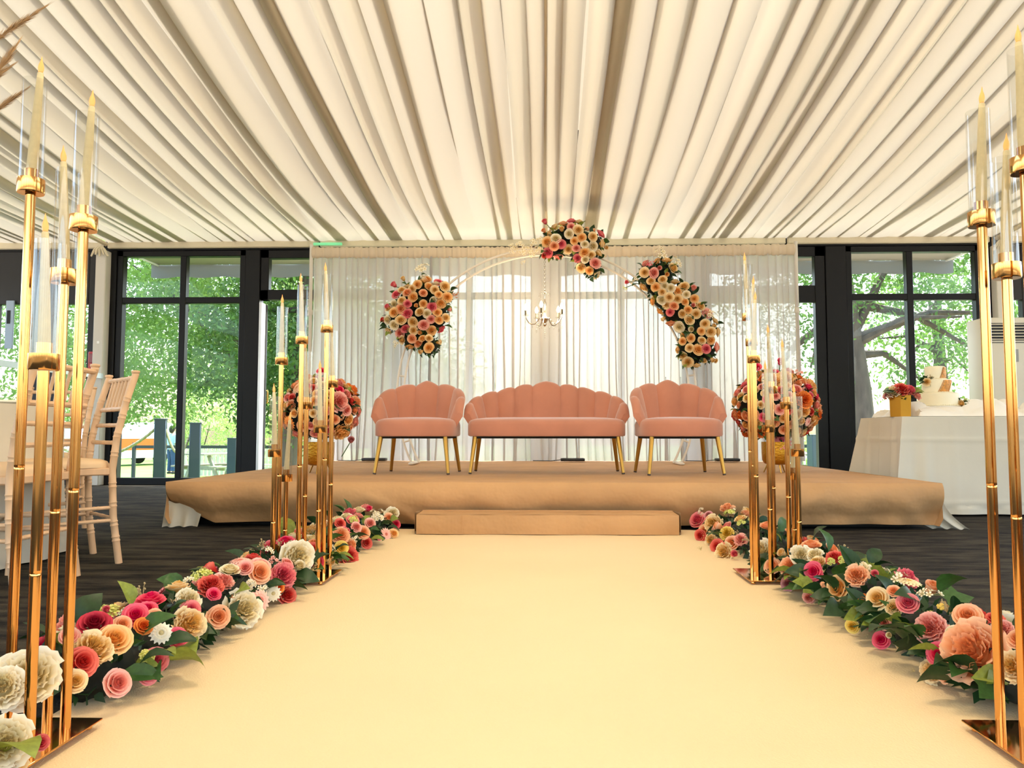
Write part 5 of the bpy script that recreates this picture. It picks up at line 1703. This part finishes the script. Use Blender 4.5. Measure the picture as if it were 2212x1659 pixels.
# ---- person standing on the lawn, seen from behind
def person(loc, rz):
    t = thing('person', 'person in a pale blue shirt and jeans standing on the lawn', 'person', loc, rz)
    SKIN = mat('skin', (196, 150, 122), 0.6)
    def rings(name, m, prof, n=16, parent=t):
        """prof = (z, cx, cy, rx, ry)"""
        vs, fs = [], []
        for (z, cx, cy, rx, ry) in prof:
            for j in range(n):
                a = 2 * PI * j / n
                vs.append((cx + rx * math.cos(a), cy + ry * math.sin(a), z))
        for i in range(len(prof) - 1):
            for j in range(n):
                fs.append((i * n + j, i * n + (j + 1) % n, (i + 1) * n + (j + 1) % n, (i + 1) * n + j))
        fs += [tuple(reversed(range(n))), tuple((len(prof) - 1) * n + j for j in range(n))]
        return MB().add(vs, fs, True).build(name, m, parent)
    # one continuous body grown over a skeleton
    V = [(0, 0, .93), (0, .01, 1.15), (0, .01, 1.34), (0, 0, 1.45), (0, -.01, 1.53), (0, -.02, 1.63), (0, -.02, 1.70)]
    E_ = [(0, 1), (1, 2), (2, 3), (3, 4), (4, 5), (5, 6)]
    R_ = [.15, .13, .16, .08, .055, .095, .06]
    for s in (-1, 1):
        k = len(V)
        V += [(s * .10, 0, .86), (s * .11, -.01, .48), (s * .12, .02, .10), (s * .13, -.09, .04)]
        E_ += [(0, k), (k, k + 1), (k + 1, k + 2), (k + 2, k + 3)]
        R_ += [.10, .065, .045, .045]
        k = len(V)
        V += [(s * .19, 0, 1.38), (s * .25, .03, 1.12), (s * .24, -.08, .90), (s * .235, -.11, .82)]
        E_ += [(2, k), (k, k + 1), (k + 1, k + 2), (k + 2, k + 3)]
        R_ += [.065, .045, .034, .030]
        for f in range(5):
            kk = len(V)
            V += [(s * (.235 + (.02 if f == 4 else 0)), -.135 + .017 * f, .79 if f < 4 else .80), (s * .235, -.135 + .016 * f, .73 - .008 * (f in (1, 2)) if f < 4 else .76)]
            E_ += [(k + 3, kk), (kk, kk + 1)]
            R_ += [.0095, .008]
    me = bpy.data.meshes.new('body')
    me.from_pydata(V, E_, [])
    o = link('body', me, SKIN, t)
    md = o.modifiers.new('skin', 'SKIN')
    for i, sv in enumerate(me.skin_vertices[0].data):
        sv.radius = (R_[i], R_[i])
        sv.use_root = (i == 0)
    o.modifiers.new('sub', 'SUBSURF').levels = 1
    o.modifiers['sub'].render_levels = 2
    rings('hair', mat('dark_hair', (30, 22, 18), 0.7), [(1.50, 0, .05, .06, .03), (1.56, 0, .04, .10, .08), (1.65, 0, .015, .115, .115), (1.72, 0, .0, .11, .115), (1.765, 0, 0, .06, .07)])
    SH = mat('pale_blue_shirt', (156, 180, 214), 0.8, noise=(12, 0.05))
    rings('shirt', SH, [(.90, 0, .01, .20, .15), (1.05, 0, .01, .18, .145), (1.25, 0, .01, .20, .15), (1.38, 0, .01, .215, .125), (1.45, 0, .0, .13, .095), (1.475, 0, 0, .075, .07)])
    for s in (-1, 1):
        MB().tube([(s * .17, 0, 1.40), (s * .225, .02, 1.26), (s * .255, .03, 1.12)], [.085, .075, .065], 12).build('sleeve', SH, t)
        MB().tube([(s * .09, 0, .95), (s * .10, 0, .80), (s * .11, -.01, .48), (s * .12, .02, .10)], [.13, .12, .088, .07], 14).build('jeans_leg', mat('blue_jeans', (44, 66, 110), 0.85, noise=(20, 0.15)), t)
        MB().box((s * .13, -.05, .04), (.10, .27, .08), bevel=0.03, seg=3).build('shoe', mat('dark_shoe', (40, 38, 38), 0.7), t)
    # face
    b = MB()
    for s in (-1, 1):
        b.sphere((s * .035, -.11, 1.645), (.012, .008, .008), 8, 5)
    b.build('eyes', mat('dark_eye', (40, 30, 26), 0.3), t)
    MB().lathe([(0, -.02), (.014, -.012), (.010, .01), (0, .03)], 8, (0, -.115, 1.615)).build('nose', SKIN, t)
    MB().box((0, -.108, 1.575), (.045, .012, .010), bevel=0.004).build('mouth', mat('lips', (170, 90, 84), 0.5), t)
    return t
pp = at_y(371, 1000, 28.0)
person((pp.x, 28.0, ground_z(28)), math.radians(150))

# ---- trees and shrubs
def foliage(name, parent, m, blobs, n, size, seed):
    rng = np.random.default_rng(seed)
    vol = np.array([r[0] * r[1] * r[2] for c, r in blobs])
    idx = rng.choice(len(blobs), n, p=vol / vol.sum())
    C = np.array([c for c, r in blobs])[idx]
    R = np.array([r for c, r in blobs])[idx]
    d = rng.normal(size=(n, 3)); d /= np.linalg.norm(d, axis=1)[:, None]
    rad = rng.uniform(0.25, 1.0, n) ** 0.5
    P = C + d * R * rad[:, None]
    k = max(8, n // 45)                                   # leaves hang in clumps along the twigs
    P = P[rng.integers(0, k, n)] + rng.normal(size=(n, 3)) * np.array((0.24, 0.24, 0.13)) * (size / 0.06)
    a = rng.normal(size=(n, 3)); a /= np.linalg.norm(a, axis=1)[:, None]
    h = rng.normal(size=(n, 3)); bb = np.cross(a, h); bb /= np.linalg.norm(bb, axis=1)[:, None]
    s = size * rng.uniform(0.6, 1.3, n)[:, None]
    V = np.stack([P - a * s, P + bb * s * 0.42, P + a * s, P - bb * s * 0.42], 1).reshape(-1, 3)
    me = bpy.data.meshes.new(name)
    me.vertices.add(4 * n)
    me.vertices.foreach_set('co', V.astype(np.float32).ravel())
    me.loops.add(4 * n)
    me.loops.foreach_set('vertex_index', np.arange(4 * n, dtype=np.int32))
    me.polygons.add(n)
    me.polygons.foreach_set('loop_start', np.arange(0, 4 * n, 4, dtype=np.int32))
    me.update(calc_edges=True)
    o = link(name, me, m, parent)
    o['kind'] = 'stuff'
    return o
BARK = mat('grey_brown_bark', (84, 74, 62), 0.95, noise=(9, 0.3), bump=(14, 0.8), stretch=(1, 1, 0.3))
G1 = mat('tree_leaf_mid', (104, 136, 62), 0.6, noise=(0.9, 0.35), trans=0.45)
G2 = mat('tree_leaf_dark', (82, 116, 50), 0.6, noise=(0.9, 0.35), trans=0.4)
G3 = mat('shrub_leaf_sunlit', (160, 184, 104), 0.6, noise=(0.9, 0.3), trans=0.45)  # sunlight on the far foliage is put into this paler green
def tree(label, loc, trunk_r, height, blobs, n, size, m, seed, lean=(0, 0), branches=6, group='garden trees'):
    rnd = random.Random(seed)
    t = thing('tree', label, 'tree', loc, 0, group)
    top = Vector((lean[0], lean[1], height))
    b = MB()
    b.tube([(0, 0, -0.1), top * 0.35 + Vector((0.05, 0, 0)), top * 0.7, top], [trunk_r * 1.25, trunk_r, trunk_r * 0.75, trunk_r * 0.4], 12)
    b.build('trunk', BARK, t)
    for k in range(branches):
        c, r = blobs[k % len(blobs)]
        st = top * rnd.uniform(0.45, 0.95)
        e = Vector(c) + Vector((rnd.uniform(-.5, .5) * r[0], rnd.uniform(-.5, .5) * r[1], rnd.uniform(-.3, .5) * r[2]))
        MB().tube([st, st.lerp(e, 0.5) + Vector((0, 0, 0.25)), e], [trunk_r * 0.42, trunk_r * 0.26, trunk_r * 0.08], 7).build('branch', BARK, t)
    foliage('foliage', t, m, blobs, n, size, seed)
    return t
tree('broad dense tree filling the left window', (-6.05, 15.5, ground_z(15.5)), 0.11, 4.4,
     [((0, 0, 4.6), (2.6, 2.2, 2.6)), ((0.6, 0.3, 2.9), (1.5, 1.6, 1.3)), ((-1.9, 0, 2.9), (1.7, 1.6, 1.5)), ((-2.6, 0.4, 4.4), (1.6, 1.5, 1.7))], 26000, 0.062, G1, 101)
tree('dark leaning tree seen through the open doorway', (-4.72, 13.8, ground_z(13.8)), 0.15, 4.2,
     [((0.3, 0, 3.4), (1.5, 1.4, 1.4)), ((-0.9, 0.2, 2.5), (1.1, 1.2, 1.1)), ((0.9, 0, 2.2), (1.0, 1.1, 1.0)), ((0.2, 0.2, 4.9), (1.7, 1.5, 1.2)), ((0.1, 0.4, 1.5), (1.1, 0.9, 0.8))], 24000, 0.055, G2, 102, (0.3, 0.2))
tree('tall tree behind the rope fence at the far left', (-11.7, 20.0, ground_z(20)), 0.14, 5.5,
     [((0, 0, 5.2), (3.2, 2.6, 3.2)), ((1.8, 0, 3.2), (2.2, 2.0, 1.8)), ((-2, 0, 3.4), (2.2, 2, 2.0))], 22000, 0.075, G1, 103)
tree('pale tree beyond the left picnic bench', (-6.6, 24.0, ground_z(24)), 0.16, 4.5,
     [((0, 0, 4.2), (2.8, 2.2, 2.6)), ((2.4, 0.5, 3.4), (2.0, 2, 2.0)), ((-2.2, 0.5, 3.2), (2.2, 2, 2.0))], 20000, 0.085, G3, 104)
tree('large tree with a thick pale trunk outside the right window', (5.75, 14.2, ground_z(14.2)), 0.24, 4.8,
     [((0.4, 0, 4.4), (2.6, 2.0, 1.3)), ((-1.5, -0.5, 3.3), (1.3, 1.2, 1.0)), ((1.9, -0.3, 3.0), (1.2, 1.1, 0.9)), ((-0.9, 0.3, 2.2), (0.8, 0.8, 0.55)), ((2.5, 0.2, 2.3), (0.8, 0.8, 0.6)), ((1.2, 0, 2.0), (0.55, 0.6, 0.4)), ((-1.8, 0, 1.5), (0.6, 0.6, 0.6))], 15000, 0.055, G2, 106, (-0.35, 0), 10)
tree('slender tree at the right end of the right window', (9.6, 19.0, ground_z(19)), 0.18, 4.6,
     [((0, 0, 4.4), (2.0, 1.8, 2.0)), ((-1.4, 0, 3.0), (1.2, 1.2, 1.0)), ((1.0, 0, 2.6), (1.3, 1.2, 1.2))], 6000, 0.07, G1, 107)
def shrub(label, loc, r, n, m, seed):
    t = thing('shrub', label, 'shrub', loc, 0, 'garden shrubs')
    rnd = random.Random(seed)
    for k in range(3):
        MB().tube([(0, 0, -0.05), (rnd.uniform(-.4, .4) * r[0], rnd.uniform(-.3, .3), r[2] * 0.7)], [0.05, 0.02], 6).build('stem', BARK, t)
    foliage('foliage', t, m, [((0, 0, r[2] * 0.75), r), ((r[0] * 0.5, 0, r[2] * 0.5), (r[0] * 0.6, r[1] * 0.7, r[2] * 0.6)), ((-r[0] * 0.5, 0, r[2] * 0.55), (r[0] * 0.6, r[1] * 0.7, r[2] * 0.65))], n, 0.10, seed)
SHR = ((-27, 46, 3.4, 'at the far left end of the garden'), (-20, 44, 3.0, 'behind the white vehicle with the pink panel'), (-13.5, 42, 2.7, 'behind the orange and white van'), (-7.0, 41, 2.8, 'behind the person on the lawn'), (-0.5, 43, 2.6, 'glimpsed past the open doorway'),
       (11.5, 40, 0.9, 'beyond the picket fence'), (18.5, 44, 1.0, 'seen behind the wedding cake'), (26.0, 44, 1.2, 'at the far right end of the garden'))
for k, (x, y, h, lab) in enumerate(SHR):
    shrub('sunlit pale green shrub ' + lab, (x, y, ground_z(y)), (2.4, 1.6, h)  , 6000, G3 if k % 3 else G1, 200 + k)
